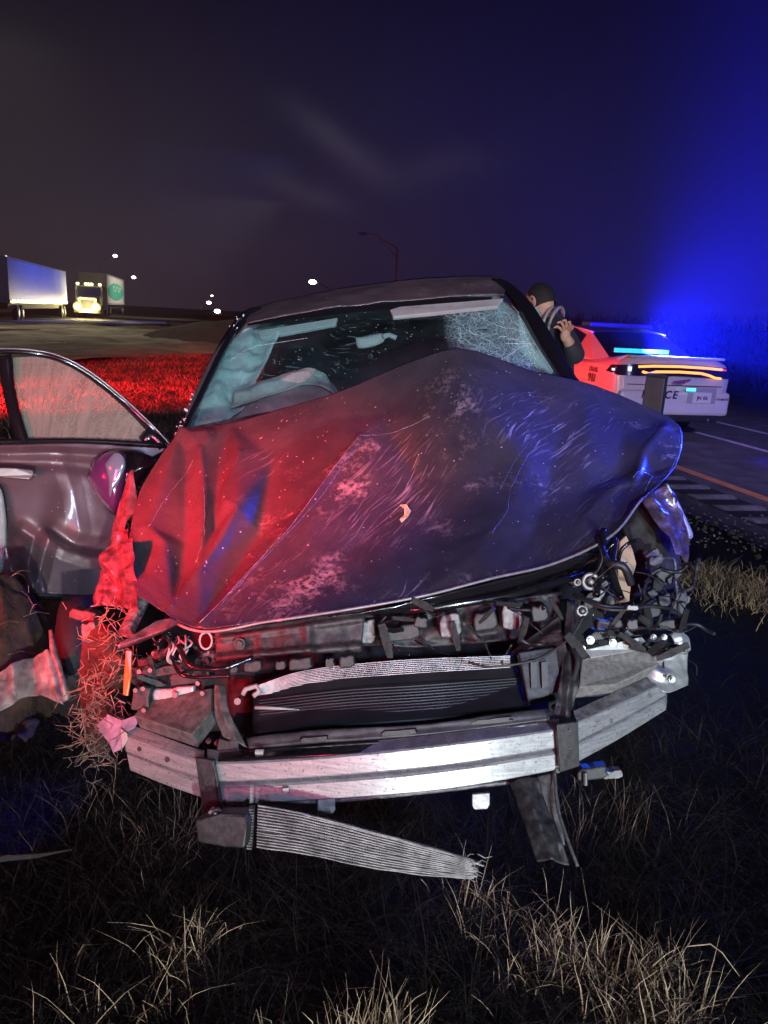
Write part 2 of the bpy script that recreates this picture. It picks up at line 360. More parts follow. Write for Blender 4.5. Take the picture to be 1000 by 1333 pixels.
def sheet(name, g, creases=(), nz=(), m=None, parent=None, thick=0.003, uvscale=1.0, edge_jag=0.0, smooth=True, facets=None, folds=()):
    """sheet metal: g is a (nv, nu, 3) grid of construction points; creases push it along its normal.
    crease = (polyline, amplitude m, width, sharp?)   nz = (scale 1/m, amplitude m)"""
    if edge_jag:
        for k in (0, -1):
            for j in range(g.shape[1]): g[k, j, 1] += edge_jag * mnoise.noise((j * 0.21, k * 3.1, 0.5))
    P = to_world(g); nv, nu = P.shape[:2]
    du = np.gradient(P, axis=1); dv = np.gradient(P, axis=0)
    n = np.cross(dv, du); n /= np.linalg.norm(n, axis=-1, keepdims=True) + 1e-9
    tocam = np.array(CAM) - P; sgn = np.sign((n * tocam).sum(-1, keepdims=True).mean()); n *= sgn
    disp = np.zeros(P.shape[:2]); ref = g[..., :2]
    for c in creases:
        pts, amp, wd = c[0], c[1], c[2]; shp = c[3] if len(c) > 3 else True
        dd = poly_dist(ref, pts)
        disp += amp * (np.clip(1 - dd / (1.9 * wd), 0, 1) if shp else np.exp(-(dd / wd) ** 2))
    if facets:      # crumpled-foil field: flat facets between folds
        from mathutils.geometry import delaunay_2d_cdt
        cv = [Vector((f[0], f[1])) for f in facets]; ov, _, tris, oi, _, _ = delaunay_2d_cdt(cv, [tuple(next(k for k, f in enumerate(facets) if (f[0], f[1]) == e) for e in fd) for fd in folds], [], 0, 0.01)
        hv_ = [facets[i[0]][2] if i else 0.01 for i in oi]; fld = np.zeros(P.shape[:2]); got = np.zeros(P.shape[:2], bool)
        for t3 in tris:
            A3, B3, C3 = [np.array(ov[i]) for i in t3]; d_ = (B3[1] - C3[1]) * (A3[0] - C3[0]) + (C3[0] - B3[0]) * (A3[1] - C3[1])
            if abs(d_) < 1e-6: continue
            l1 = ((B3[1] - C3[1]) * (ref[..., 0] - C3[0]) + (C3[0] - B3[0]) * (ref[..., 1] - C3[1])) / d_
            l2 = ((C3[1] - A3[1]) * (ref[..., 0] - C3[0]) + (A3[0] - C3[0]) * (ref[..., 1] - C3[1])) / d_; l3 = 1 - l1 - l2
            ins = (l1 >= -1e-6) & (l2 >= -1e-6) & (l3 >= -1e-6) & ~got
            fld[ins] = (l1 * hv_[t3[0]] + l2 * hv_[t3[1]] + l3 * hv_[t3[2]])[ins]; got |= ins
        for _ in range(7): fld[1:-1, 1:-1] = (fld[1:-1, 1:-1] * 4 + fld[:-2, 1:-1] + fld[2:, 1:-1] + fld[1:-1, :-2] + fld[1:-1, 2:]) / 8
        disp += fld
    for sc, am in nz:
        for i in range(nv):
            for j in range(nu):
                p = P[i, j]; disp[i, j] += am * mnoise.noise((p[0] * sc, p[1] * sc, p[2] * sc + 3.3))
    P = P + n * disp[..., None]
    wm = np.linalg.norm(np.diff(P, axis=1), axis=-1).sum(1).mean(); hm = np.linalg.norm(np.diff(P, axis=0), axis=-1).sum(0).mean()
    uu, vv = np.meshgrid(np.linspace(0, wm, nu) * uvscale, np.linspace(0, hm, nv) * uvscale)
    idx = np.arange(nv * nu).reshape(nv, nu)
    q = np.stack([idx[:-1, :-1], idx[1:, :-1], idx[1:, 1:], idx[:-1, 1:]], -1).reshape(-1, 4)
    o = raw(name, P.reshape(-1, 3), [tuple(map(int, r)) for r in q], m, parent, smooth, np.stack([uu.ravel(), vv.ravel()], -1))
    SURF[o.name] = (ref.reshape(-1, 2).copy(), P.reshape(-1, 3).copy(), (n * 1.0).reshape(-1, 3))
    if thick:
        sm = o.modifiers.new('thickness', 'SOLIDIFY'); sm.thickness = thick; sm.offset = -sgn if sgn else -1
        sm.offset = 0
    return o

def blades(name, pos, h, wd, lean, m, parent=None, seg=3, droop=0.5, hv=0.5):
    """grass blades: tapered bent strips standing at pos (n,3)"""
    n = len(pos); pos = np.asarray(pos, float)
    hh = h * (1 - hv + hv * 2 * rng.random(n)); a = rng.random(n) * 2 * np.pi; ln = lean * (0.2 + rng.random(n)); wa = rng.random(n) * np.pi
    ww = wd * (0.6 + 0.8 * rng.random(n))
    kink = (rng.random(n) < 0.35) * (0.5 + rng.random(n)); a2 = rng.random(n) * 2 * np.pi
    rings = []
    for k in range(seg + 1):
        t = k / seg
        off = ln * hh * (t * (1 - droop) + droop * t * t)
        jx = (rng.random(n) - .5) * hh * 0.06 * t; jy = (rng.random(n) - .5) * hh * 0.06 * t
        kz = kink * np.maximum(0, t - 0.5)
        c = pos + np.stack([np.cos(a2) * kz * hh * 0.9, np.sin(a2) * kz * hh * 0.9, -kz * hh * 1.3], -1) + np.stack([np.cos(a) * off + jx, np.sin(a) * off + jy, hh * t * (1 - 0.25 * np.minimum(ln, 1.6) * t)], -1)
        half = (ww * (1 - t * 0.9) / 2)[:, None] * np.stack([np.cos(wa), np.sin(wa), np.zeros(n)], -1)
        rings.append(c - half); rings.append(c + half)
    V = np.stack(rings, 1)  # n, 2(seg+1), 3
    per = 2 * (seg + 1); base = np.arange(n)[:, None] * per
    fs = []
    for k in range(seg):
        fs.append(np.stack([base[:, 0] + 2 * k, base[:, 0] + 2 * k + 1, base[:, 0] + 2 * k + 3, base[:, 0] + 2 * k + 2], -1))
    Fq = np.stack(fs, 1).reshape(-1, 4)
    me = bpy.data.meshes.new(name); me.vertices.add(n * per); me.vertices.foreach_set('co', V.reshape(-1).astype(np.float32))
    me.loops.add(Fq.size); me.loops.foreach_set('vertex_index', Fq.reshape(-1).astype(np.int32))
    me.polygons.add(len(Fq)); me.polygons.foreach_set('loop_start', (np.arange(len(Fq)) * 4).astype(np.int32))
    try: me.polygons.foreach_set('loop_total', np.full(len(Fq), 4, dtype=np.int32))
    except Exception: pass
    me.update(calc_edges=True); me.validate()
    return link(name, me, m, parent)

# ---------------------------------------------------------------- ground, road
RD = ray(305, 402); RD.z = 0; RD.normalize()         # the way the highway runs
RN = Vector((RD.y, -RD.x, 0))                        # to its right
def roff(px, py, z=0.02):
    p = G(px, py, z); return p.dot(RN)
o_yel = roff(880, 607); o_lane = roff(905, 562); o_far = roff(950, 553)
def rp(s, o, z=0.0):
    p = RD * s + RN * o; return Vector((p.x, p.y, z))
def gz(x, y):
    o = x * RN.x + y * RN.y
    z = 0.035 * mnoise.noise((x * 0.9, y * 0.9, 0)) + 0.015 * mnoise.noise((x * 4, y * 4, 2))
    far = min(1, max(0, (math.hypot(x, y) - 6) / 10))
    z += far * 0.18 * mnoise.noise((x * 0.16, y * 0.16, 5))
    edge = min(1, max(0, (o_yel - 1.1 - o) / 0.8))            # flush with the pavement at its edge
    return z * edge - 0.02 * edge
def grid_mesh(name, xs, ys, zf, m, kind='structure'):
    vs = [(x, y, zf(x, y)) for y in ys for x in xs]; nx = len(xs)
    fs = [(j * nx + i, j * nx + i + 1, (j + 1) * nx + i + 1, (j + 1) * nx + i) for j in range(len(ys) - 1) for i in range(nx - 1)]
    o = raw(name, vs, fs, m, smooth=True); o['kind'] = kind; return o
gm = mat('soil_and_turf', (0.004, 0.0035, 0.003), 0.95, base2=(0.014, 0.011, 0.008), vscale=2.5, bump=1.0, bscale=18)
def spaced(lo, hi, n, p=2.2):
    t = np.linspace(-1, 1, n); s = np.sign(t) * np.abs(t) ** p
    return [float(v) for v in np.where(s < 0, -s * lo, s * hi)]
xs = spaced(-420, 420, 150, 3.0); ys = [-12 + (v) for v in [412 * (i / 169) ** 2.6 for i in range(170)]]
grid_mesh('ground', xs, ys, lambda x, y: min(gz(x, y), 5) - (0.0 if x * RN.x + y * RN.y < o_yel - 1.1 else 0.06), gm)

asph = mat('asphalt', (0.06, 0.058, 0.064), 0.82, base2=(0.13, 0.125, 0.135), vscale=3.0, bump=0.9, bscale=160)
def strip(name, o0, o1, s0, s1, z, m, n=40):
    vs = []; fs = []
    for i in range(n + 1):
        s = s0 + (s1 - s0) * (i / n) ** 1.5
        vs += [rp(s, o0, z), rp(s, o1, z)]
    fs = [(2 * i, 2 * i + 1, 2 * i + 3, 2 * i + 2) for i in range(n)]
    o = raw(name, vs, fs, m); o['kind'] = 'structure'; return o
ROAD_O1 = o_far + 1.6
strip('road', o_yel - 1.15, ROAD_O1, -12, 380, 0.014, asph)
ylm = mat('worn_yellow_paint', (0.55, 0.20, 0.05), 0.7, base2=(0.75, 0.32, 0.10), vscale=9)
whm = mat('worn_white_paint', (0.45, 0.45, 0.44), 0.7, base2=(0.75, 0.75, 0.73), vscale=9)
strip('edge_line', o_yel - 0.07, o_yel + 0.07, -12, 380, 0.018, ylm)
strip('far_edge_line', o_far - 0.05, o_far + 0.06, -12, 380, 0.018, whm)
s_l = G(905, 562, 0.02).dot(RD)
for k in range(6):
    strip('lane_line', o_lane - 0.06, o_lane + 0.06, s_l - 5.0 + 12.2 * k, s_l - 5.0 + 12.2 * k + 3.6 + (1.4 if k == 0 else 0), 0.018, whm, 4)
strip('rumble_groove_shade', o_yel - 0.76, o_yel - 0.28, s_l - 12, 120, 0.0145, mat('groove_shade', (0.012, 0.012, 0.014), 0.9, var=0.4, vscale=30, bump=0.6, bscale=150))  # dark strip: shade between the ribs put into the colour
# rumble strip: pale raised ribs, groove shading put into the dark strip's colour
rib = mat('asphalt_ridge', (0.17, 0.16, 0.165), 0.85, var=0.3, vscale=12, bump=0.9, bscale=120)
s_r = G(940, 650, 0.02).dot(RD)
proto = None
for k in range(26):
    if proto is None:
        b = MB(); v0 = []
        n = 8
        for i in range(n + 1):
            t = i / n; h = 0.022 * math.sin(math.pi * t)
            v0.append((-0.10 + 0.20 * t, h))
        me_v = []; me_f = []
        for i, (a, h) in enumerate(v0):
            for o in (-0.21, 0.21):
                me_v.append((o, a, h))
        me_f = [(2 * i, 2 * i + 1, 2 * i + 3, 2 * i + 2) for i in range(n)] + [tuple(2 * i for i in range(n + 1)), tuple(2 * i + 1 for i in range(n, -1, -1))]
        proto = bpy.data.meshes.new('rumble_rib'); proto.from_pydata(me_v, [], me_f); proto.materials.append(rib)
    o = bpy.data.objects.new('rumble_rib', proto); C.objects.link(o)
    p = rp(s_r - 2.4 + 0.42 * k, o_yel - 0.52, 0.0145); o.location = p
    o.rotation_euler = (0, 0, math.atan2(RN.y, RN.x) + R(0)); o['kind'] = 'structure'
# loose gravel on the shoulder edge
gv = []; gf = []
gmb = MB()
for i in range(420):
    s = s_r - 2.6 + random.random() ** 1.4 * 7; o = o_yel - 1.15 + random.gauss(-0.05, 0.16); r = random.uniform(0.004, 0.014)
    p = rp(s, o, 0.02); gmb.box(p, (r * 2, r * 1.6, r), Matrix.Rotation(random.random() * 6, 3, Vector((random.random(), random.random(), 1)).normalized()))
tag(gmb.build('gravel', mat('gravel_stone', (0.09, 0.08, 0.08), 0.9, var=0.5, vscale=10)), 'loose pale gravel scattered along the shoulder edge', 'gravel', kind='stuff')
gr2 = strip('far_verge', ROAD_O1 + 0.0, ROAD_O1 + 3.0, -12, 380, 0.011, mat('far_verge_dirt', (0.08, 0.06, 0.05), 0.95, var=0.4, vscale=2))

# wooded bank across the highway on the right
fol = mat('night_foliage', (0.003, 0.004, 0.003), 0.9, base2=(0.009, 0.011, 0.008), vscale=1.2)
bk = MB()
vs = []; fs = []
nb = 60
for i in range(nb + 1):
    s = -10 + 230 * (i / nb) ** 1.3
    for j, (oo, zz) in enumerate(((3.0, 0.0), (5.0, 0.7), (8.0, 1.3), (14.0, 1.7))):
        p = rp(s, ROAD_O1 + oo + mnoise.noise((s * .2, oo, 0)), zz * (0.9 + 0.25 * mnoise.noise((s * 0.15, oo, 4)))); vs.append(p)
fs = [(4 * i + j, 4 * i + j + 1, 4 * i + j + 5, 4 * i + j + 4) for i in range(nb) for j in range(3)]
raw('hillside', vs, fs, fol, smooth=True)['kind'] = 'structure'
nl = 26000
s_ = -8 + 200 * rng.random(nl) ** 1.6; o_ = ROAD_O1 + 3.2 + rng.random(nl) * 7
hz = np.clip((o_ - ROAD_O1 - 3) * 0.28, 0, 1.4)
pos = np.array([tuple(rp(s, o, h)) for s, o, h in zip(s_, o_, hz)])
tag(blades('brush', pos, 0.7, 0.10, 0.7, fol, seg=2), 'dark brush covering the bank across the highway', 'brush', kind='stuff')

# ---------------------------------------------------------------- left side: median, far carriageway, knoll
con = mat('pale_far_pavement', (0.10, 0.095, 0.075), 0.9, base2=(0.36, 0.33, 0.27), vscale=0.45)
def quad_sheet(name, pts, m, n=24, amp=0.0, sc=0.2, lift=0.0):
    a, b, c, d = [Vector(p) for p in pts]; vs = []
    for j in range(n + 1):
        for i in range(n + 1):
            u = i / n; v = j / n; p = (a * (1 - u) + b * u) * (1 - v) + (d * (1 - u) + c * u) * v
            p.z += lift * 4 * v * (1 - v) + amp * mnoise.noise((p.x * sc, p.y * sc, 1)) * min(1, 6 * v * (1 - v) + 6 * u * (1 - u))
            vs.append(p)
    fs = [(j * (n + 1) + i, j * (n + 1) + i + 1, (j + 1) * (n + 1) + i + 1, (j + 1) * (n + 1) + i) for j in range(n) for i in range(n)]
    o = raw(name, vs, fs, m, smooth=True); o['kind'] = 'structure'; return o
# median embankment, rising to the far carriageway
quad_sheet('embankment', (G(-260, 480, 0.12), G(300, 458, 0.12), W(215, 420, 60), W(-200, 409, 50)), con, 30, 0.25, 0.3)
quad_sheet('far_road', (W(-200, 409, 50), W(215, 420, 60), W(225, 414, 150), W(-80, 402, 130)), mat('far_asphalt', (0.06, 0.06, 0.055), 0.85, var=0.3, vscale=0.5), 12)
dk = mat('far_brush', (0.02, 0.016, 0.02), 0.95, base2=(0.05, 0.04, 0.045), vscale=0.7)
kn = []
vs = []; fs = []; n = 26
c0 = G(290, 448, 0.0)
for j in range(n + 1):
    for i in range(n + 1):
        u = i / n * 2 - 1; v = j / n * 2 - 1; r2 = u * u + v * v
        vs.append((c0.x + 1.5 + u * 6.5, c0.y + 5 + v * 7, -0.1 + 1.15 * max(0, 1 - r2) ** 0.8 + 0.1 * mnoise.noise((u * 6, v * 6, 0))))
fs = [(j * (n + 1) + i, j * (n + 1) + i + 1, (j + 1) * (n + 1) + i + 1, (j + 1) * (n + 1) + i) for j in range(n) for i in range(n)]
raw('knoll', vs, fs, dk, smooth=True)['kind'] = 'structure'

# median grass that catches the red beacon
mg = mat('median_grass', (0.07, 0.055, 0.04), 0.9, base2=(0.36, 0.28, 0.20), vscale=0.8)
nb_ = 60000
xx = -1.2 - rng.random(nb_) * 13; yy = 4.6 + (rng.random(nb_) ** 1.3) * 24
keep = (np.abs(xx) < yy * 0.75 + 1.0) & (xx < -yy * 0.12)
xx, yy = xx[keep], yy[keep]
pos = np.array([(x, y, gz(x, y)) for x, y in zip(xx, yy)])
tag(blades('grass', pos, 0.10, 0.014, 1.7, mg, seg=2), 'rough dry grass on the median slope lit red by a beacon', 'grass', kind='stuff')

# ---------------------------------------------------------------- street lamps and trucks
glow = mat('lamp_glow', (1, 1, 1), 0.5, emit=(1.0, 0.93, 0.86), strength=14)
pole_m = mat('galvanised_pole', (0.30, 0.30, 0.31), 0.5, 0.3, var=0.1)
def street_lamp(px, py, d, poleh, armdir, lit, label, r=0.32, pole_at=None):
    head = W(px, py, d)
    base = Vector((head.x + armdir * 2.4, head.y, 0.0)) if pole_at is None else Vector((pole_at.x, pole_at.y, 0))
    t = empty('street_lamp', base, label=label, cat='street lamp', group='street lamps along the highway')
    topz = head.z - 0.8 if pole_at is None else pole_at.z
    MB().tube([base, Vector((base.x, base.y, topz))], [0.13, 0.07], 8).build('pole', pole_m, t, True)
    mid = Vector(((base.x * .35 + head.x * .65), base.y * .35 + head.y * .65, head.z - 0.05 * abs(head.z - topz)))
    MB().tube([Vector((base.x, base.y, topz)), mid, head], [0.06, 0.05, 0.045], 6).build('arm', pole_m, t, True)
    if pole_at is not None:
        MB().tube([Vector((base.x, base.y, topz - 0.7)), mid], [0.05, 0.04], 6).build('brace', pole_m, t, True)
    MB().ball(head, (r * 1.25, r, r * 0.75) if lit else (0.4, 0.22, 0.12), 8).build('lamp_head', glow if lit else pole_m, t, True)
    return t
street_lamp(472, 304, 62, 9, 1, False, 'tall unlit street lamp rising behind the wreck roof', pole_at=W(517, 323, 62))
street_lamp(407, 367, 105, 9, 1, True, 'brightest white street lamp just above the wreck roof', 0.42)
street_lamp(150, 333, 150, 10, -1, True, 'highest lit street lamp above the oncoming truck', 0.34)
street_lamp(174, 361, 190, 10, -1, True, 'lit street lamp just above and beside the second trailer', 0.42)
street_lamp(272, 394, 240, 9, -1, True, 'dimmer upper lamp of the far lit cluster over the knoll', 0.6)
street_lamp(283, 405, 170, 9, -1, True, 'larger lower lamp of the far lit cluster over the knoll', 0.55)
street_lamp(276, 385, 330, 9, -1, True, 'tiniest topmost lamp of the far lit cluster', 0.4)
# far vehicle headlamp by the wreck pillar, set on an added short post
t = empty('far_headlamp', G(297, 440), label='small white far vehicle headlamp on an added short post beside the wreck pillar', cat='lamp')
b0 = G(297, 442); hd = W(297, 428, (b0 - CAM).dot(F_))
MB().tube([b0, hd], 0.04, 8).build('post', pole_m, t, True)
MB().ball(hd, (0.12, 0.12, 0.17), 8).build('lamp_head', glow, t, True)

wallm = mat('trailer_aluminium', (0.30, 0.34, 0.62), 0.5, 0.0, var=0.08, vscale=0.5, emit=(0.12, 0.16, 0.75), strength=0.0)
whitem = mat('white_trailer', (0.55, 0.54, 0.52), 0.6, var=0.1, vscale=0.6)
tyre = mat('truck_tyre', (0.015, 0.015, 0.015), 0.8, var=0.2)
hub = mat('wheel_hub', (0.5, 0.5, 0.5), 0.4, 0.6, var=0.1)
chas = mat('truck_chassis', (0.02, 0.02, 0.022), 0.7, var=0.3)
def wheel_pair(t, c, right, fwd, r=0.5):
    w_ = MB().disc(c, right, r, 0.28, 18).build('wheel', tyre, t)
    MB().disc(c - Vector(right) * 0.16, right, r * 0.45, 0.06, 12).build('hub', hub, w_)
def trailer(parent, o, fwd, length, base_z, hgt, m_side, wid=2.5):
    """o: near lower corner; box runs along fwd"""
    fwd = Vector(fwd).normalized(); right = Vector((fwd.y, -fwd.x, 0)); up = Vector((0, 0, 1)); rot = Matrix((right, fwd, up)).transposed()
    c = Vector(o) + fwd * length / 2 + right * 0 + up * (base_z + hgt / 2)
    bx = MB().box(c, (wid, length, hgt), rot).build('trailer_box', m_side, parent, bevel=0.03)
    for s in (-1, 1):
        rl = MB().box(c + right * s * (wid / 2 + 0.02) - up * (hgt / 2 - 0.08), (0.04, length, 0.16), rot).box(c + right * s * (wid / 2 + 0.02) + up * (hgt / 2 - 0.06), (0.04, length, 0.1), rot)
        rl.build('side_rail', hub, parent)
    return c, rot, fwd, right
lite = mat('marker_glow', (1, 1, 1), 0.5, emit=(1, 0.86, 0.7), strength=6)
# first trailer, blue-lit, cropped by the frame
tA = W(69, 412, 68); tB = W(-16, 413, 47)
fw = tB - tA; Ldist = fw.length; fw.z = 0
t = empty('semi_trailer', Vector((tA.x, tA.y, tA.z)), label='long pale trailer glowing blue at the frame edge, ahead of the lit truck', cat='trailer')
hA = 3.0
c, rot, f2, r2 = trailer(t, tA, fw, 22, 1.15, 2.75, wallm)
side = -1 if (c + r2 - CAM).length > (c - r2 - CAM).length else 1
for k in range(18):
    MB().box(c + r2 * side * 1.29 + f2 * (-10.4 + k * 1.2) + Vector((0, 0, -1.22)), (0.05, 0.35, 0.09), rot).build('marker_light', lite, t)
for k in (-9.9, -8.6, 7.2, 8.4):
    wheel_pair(t, Vector((c.x, c.y, tA.z + 0.5)) + f2 * k + r2 * side * 1.05, r2 * -side, f2)
MB().box(Vector((c.x, c.y, tA.z + 0.95)), (2.0, 21, 0.35), rot).build('chassis', chas, t)
MB().ball(W(8, 337, 50), 0.20, 8).build('marker_light', lite, t)
MB().ball(W(7, 371, 50), 0.13, 8).build('marker_light', lite, t)
lamp('trailer_fill', 'SPOT', c + r2 * side * 22 + Vector((0, 0, 13)), c, 22000, (0.15, 0.22, 1.0), 1.0, 60, 0.8)  # unseen spot added to light the trailer side blue

# oncoming truck with bright headlamps, its trailer behind to the right
tc_ = W(117, 412, 70)
f3 = (CAM - tc_); f3.z = 0; f3.normalize(); f3 = Matrix.Rotation(R(-10), 3, 'Z') @ f3; r3 = Vector((f3.y, -f3.x, 0)); rot3 = Matrix((r3, f3, Vector((0, 0, 1)))).transposed()
t = empty('semi_truck', tc_, label='oncoming white truck with blazing yellow headlamps and a green badged trailer', cat='truck')
cabm = mat('cab_white', (0.35, 0.34, 0.30), 0.4, coat=0.3, var=0.1)
MB().box(tc_ + Vector((0, 0, 1.65)) - f3 * 1.3, (2.4, 2.6, 2.1), rot3).build('cab', cabm, t, bevel=0.12)
MB().box(tc_ + Vector((0, 0, 1.15)) + f3 * 0.4, (1.7, 1.2, 1.1), rot3).build('bonnet', cabm, t, bevel=0.12)
MB().box(tc_ + Vector((0, 0, 2.2)) + f3 * 0.03, (2.0, 0.06, 0.75), rot3).build('windscreen', M['gloss_black'], t)
MB().box(tc_ + Vector((0, 0, 1.05)) + f3 * 1.02, (1.1, 0.06, 0.8), rot3).build('grille', chas, t)
MB().box(tc_ + Vector((0, 0, 0.5)) + f3 * 1.1, (2.3, 0.2, 0.35), rot3).build('bumper', hub, t, bevel=0.04)
hl = mat('headlamp_glow', (1, 1, 1), 0.5, emit=(1.0, 0.86, 0.40), strength=60)
hhalo = mat('headlamp_halo', (1, 1, 1), 0.5, emit=(1.0, 0.70, 0.16), strength=1.1)  # yellow glow around the headlamp, put into an emissive disc
for sx in (-0.78, 0.78):
    hp = tc_ + Vector((0, 0, 0.85)) + f3 * 1.32 + r3 * sx
    h_ = MB().ball(hp, (0.25, 0.14, 0.25), 10).build('headlight', hl, t, True)
    MB().disc(hp - f3 * 0.05, f3, 0.42, 0.1, 24, 0.38).build('glare_disc', hhalo, h_)
    lamp('truck_headlight_beam', 'SPOT', hp + f3 * 0.4, CAM + Vector((0, 6, -1)), 2600, (1.0, 0.82, 0.35), 0.2, 40, 0.9)
lamp('truck_headlight_glare', 'POINT', tc_ + Vector((0, 0, 0.9)) + f3 * 1.9, CAM, 700, (1.0, 0.80, 0.30), 0.3)  # extra point lamp added to make a warm glow around the headlamps
amb = mat('amber_marker', (1, 1, 1), 0.5, emit=(1.0, 0.85, 0.35), strength=10)
for k, sx in enumerate((-0.95, -0.25, 0.0, 0.25, 0.95)):
    MB().ball(tc_ + Vector((0, 0, 2.85)) - f3 * 0.1 + r3 * sx, (0.14, 0.1, 0.10), 6).build('roof_light', amb, t)
for sx in (-1, 1):
    wheel_pair(t, tc_ + Vector((0, 0, 0.5)) + f3 * 0.3 + r3 * sx * 1.0, r3, f3)
    wheel_pair(t, tc_ + Vector((0, 0, 0.5)) - f3 * 2.4 + r3 * sx * 1.0, r3, f3)
f4 = W(168, 412, 112) - tc_; f4.z = 0; f4.normalize()
oT = tc_ + f4 * 3.2
c, rot, f5, r5 = trailer(t, oT, f4, 19, 1.1, 2.85, whitem)
sd = 1 if (c + r5 - CAM).length < (c - r5 - CAM).length else -1
MB().box(Vector((c.x, c.y, tc_.z + 0.9)), (2.0, 18, 0.3), rot).build('chassis', chas, t)
for k in (6.6, 7.9, -6.5):
    wheel_pair(t, Vector((c.x, c.y, tc_.z + 0.5)) + f5 * k + r5 * sd * 1.05, r5 * -sd, f5)
# green oval emblem with lighter letters on the trailer side
grn = mat('green_emblem', (0.05, 0.42, 0.28), 0.6, var=0.2, vscale=2, emit=(0.05, 0.5, 0.3), strength=0.0)
em = MB(); pts = []
for k in range(28):
    a = 2 * math.pi * k / 28; pts.append(c + r5 * sd * 1.285 + f5 * (-0.5 + 8.4 * math.cos(a)) + Vector((0, 0, -0.1 + 0.85 * math.sin(a))))
e_ = em.slab(pts, 0.02, r5 * sd).build('emblem', grn, t)
elm = mat('emblem_letters', (0.5, 0.75, 0.65), 0.6, var=0.1)
for k in range(5):
    lt = MB(); lt.box(c + r5 * sd * 1.31 + f5 * (-4.2 + k * 1.8) + Vector((0, 0, 0.15)), (0.02, 0.35, 0.9 if k % 2 else 0.6), rot)
    lt.box(c + r5 * sd * 1.312 + f5 * (-3.7 + k * 1.8) + Vector((0, 0, 0.0 if k % 2 else 0.3)), (0.02, 0.8, 0.22), rot)
    lt.build('letter', elm, e_)
lamp('trailer_fill', 'SPOT', c + r5 * sd * 22 + Vector((0, 0, 14)), c, 34000, (1.0, 0.88, 0.74), 1.0, 50, 0.9)  # unseen spot added to brighten the second trailer's side
lamp('street_light', 'SPOT', (-20, 40, 16), (-16, 34, 0), 5500, (1.0, 0.90, 0.68), 0.5, 100, 0.9)
exec_rest = True

# ================================================================ THE WRECK
car = empty('wrecked_car', W(500, 900, 3.2) * 1.0, label='crushed dark grey car with its bonnet buckled up, sitting nose-on in the grass', cat='car')

# --- bonnet
top = [(236,562,2.72),(300,552,2.74),(380,530,2.78),(460,503,2.83),(540,472,2.90),(600,459,2.93),(690,481,2.92),(790,508,2.85),(872,543,2.72)]
bot = [(178,775,2.12),(255,820,2.00),(350,808,2.00),(450,793,2.00),(550,775,2.02),(640,752,2.06),(720,733,2.12),(795,697,2.20),(836,648,2.30)]
left = [(236,562,2.72),(207,598,2.60),(182,640,2.48),(170,690,2.36),(166,735,2.24),(178,775,2.12)]
right = [(872,543,2.72),(886,558,2.67),(888,582,2.58),(880,606,2.50),(862,628,2.40),(836,648,2.30)]
g = coons(top, bot, left, right, 260, 170)
cr = [
 ([(470,574),(440,612),(405,664),(365,712),(262,816)], 0.006, 4),
 ([(236,562),(250,572),(268,570)], 0.016, 8), ([(240,566),(420,560),(470,574)], 0.006, 26), ([(520,740),(640,700),(760,660)], 0.006, 26),
 ([(313,594),(302,630),(291,658),(311,672),(292,712),(262,752),(216,800)], 0.005, 3), ([(262,590),(268,640),(267,694)], 0.004, 3),
 ([(864,560),(838,592),(826,634)], 0.004, 4), ([(800,640),(830,622),(850,626)], 0.006, 5),
]
fc_ = [(150,540,0),(236,562,0),(300,552,0),(380,540,.004),(470,574,.016),(440,612,.024),(405,664,.030),(365,712,.026),(310,770,.018),(262,816,.010),
 (207,598,0),(182,640,0),(170,690,0),(166,735,0),(178,775,0),(215,800,.006),
 (313,594,.026),(291,658,.030),(313,672,.046),(262,752,.034),(226,796,.014),
 (354,592,-.010),(336,690,-.026),(288,772,-.006),(262,590,.022),(267,694,.028),(287,602,-.008),(279,690,-.010),(243,598,-.010),(241,704,-.016),(223,602,.014),(196,690,.016),
 (216,712,.020),(236,748,-.008),(188,716,-.008),(190,764,.006),
 (600,459,.018),(612,520,.020),(640,552,.020),(560,548,.014),(500,540,-.004),(430,545,-.006),(682,604,.014),(664,664,.012),(622,722,.010),(540,620,-.012),(480,690,-.010),(560,690,-.010),(410,770,-.004),
 (690,500,-.004),(700,481,0),(730,560,-.010),(716,640,-.010),(640,610,-.008),(450,793,0),(350,808,0),(550,775,0),(640,752,0),(720,733,0),(800,693,0),(760,520,.006),(790,508,0),
 (864,560,.012),(838,592,.016),(812,566,-.008),(806,612,-.010),(790,644,.012),(852,612,-.008),(770,590,.008),(760,640,-.006),(826,634,.014),(750,690,.006),(690,700,-.006),
 (872,543,0),(888,582,0),(880,606,0),(862,628,.004),(836,648,0),(900,700,0),(900,520,0),(150,830,0),(500,840,0),(420,500,0),(240,500,0),(600,430,.018),(780,470,0)]
fe_ = [((313,594),(291,658)),((291,658),(313,672)),((313,672),(262,752)),((262,752),(226,796)),((354,592),(336,690)),((336,690),(288,772)),((262,590),(267,694)),((287,602),(279,690)),
       ((243,598),(241,704)),((223,602),(196,690)),((241,704),(236,748)),((267,694),(262,752)),((196,690),(216,712)),((216,712),(226,796)),((470,574),(440,612)),((440,612),(405,664)),((405,664),(365,712)),((365,712),(310,770)),((310,770),(262,816))]
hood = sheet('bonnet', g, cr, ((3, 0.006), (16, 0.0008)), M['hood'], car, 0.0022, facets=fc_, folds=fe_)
ridge_highlight = mat('pale_highlight', (0.40, 0.42, 0.46), 0.4, 0.5, var=0.3, vscale=60)  # thin pale tubes along folds put bright ridge highlights into the shape
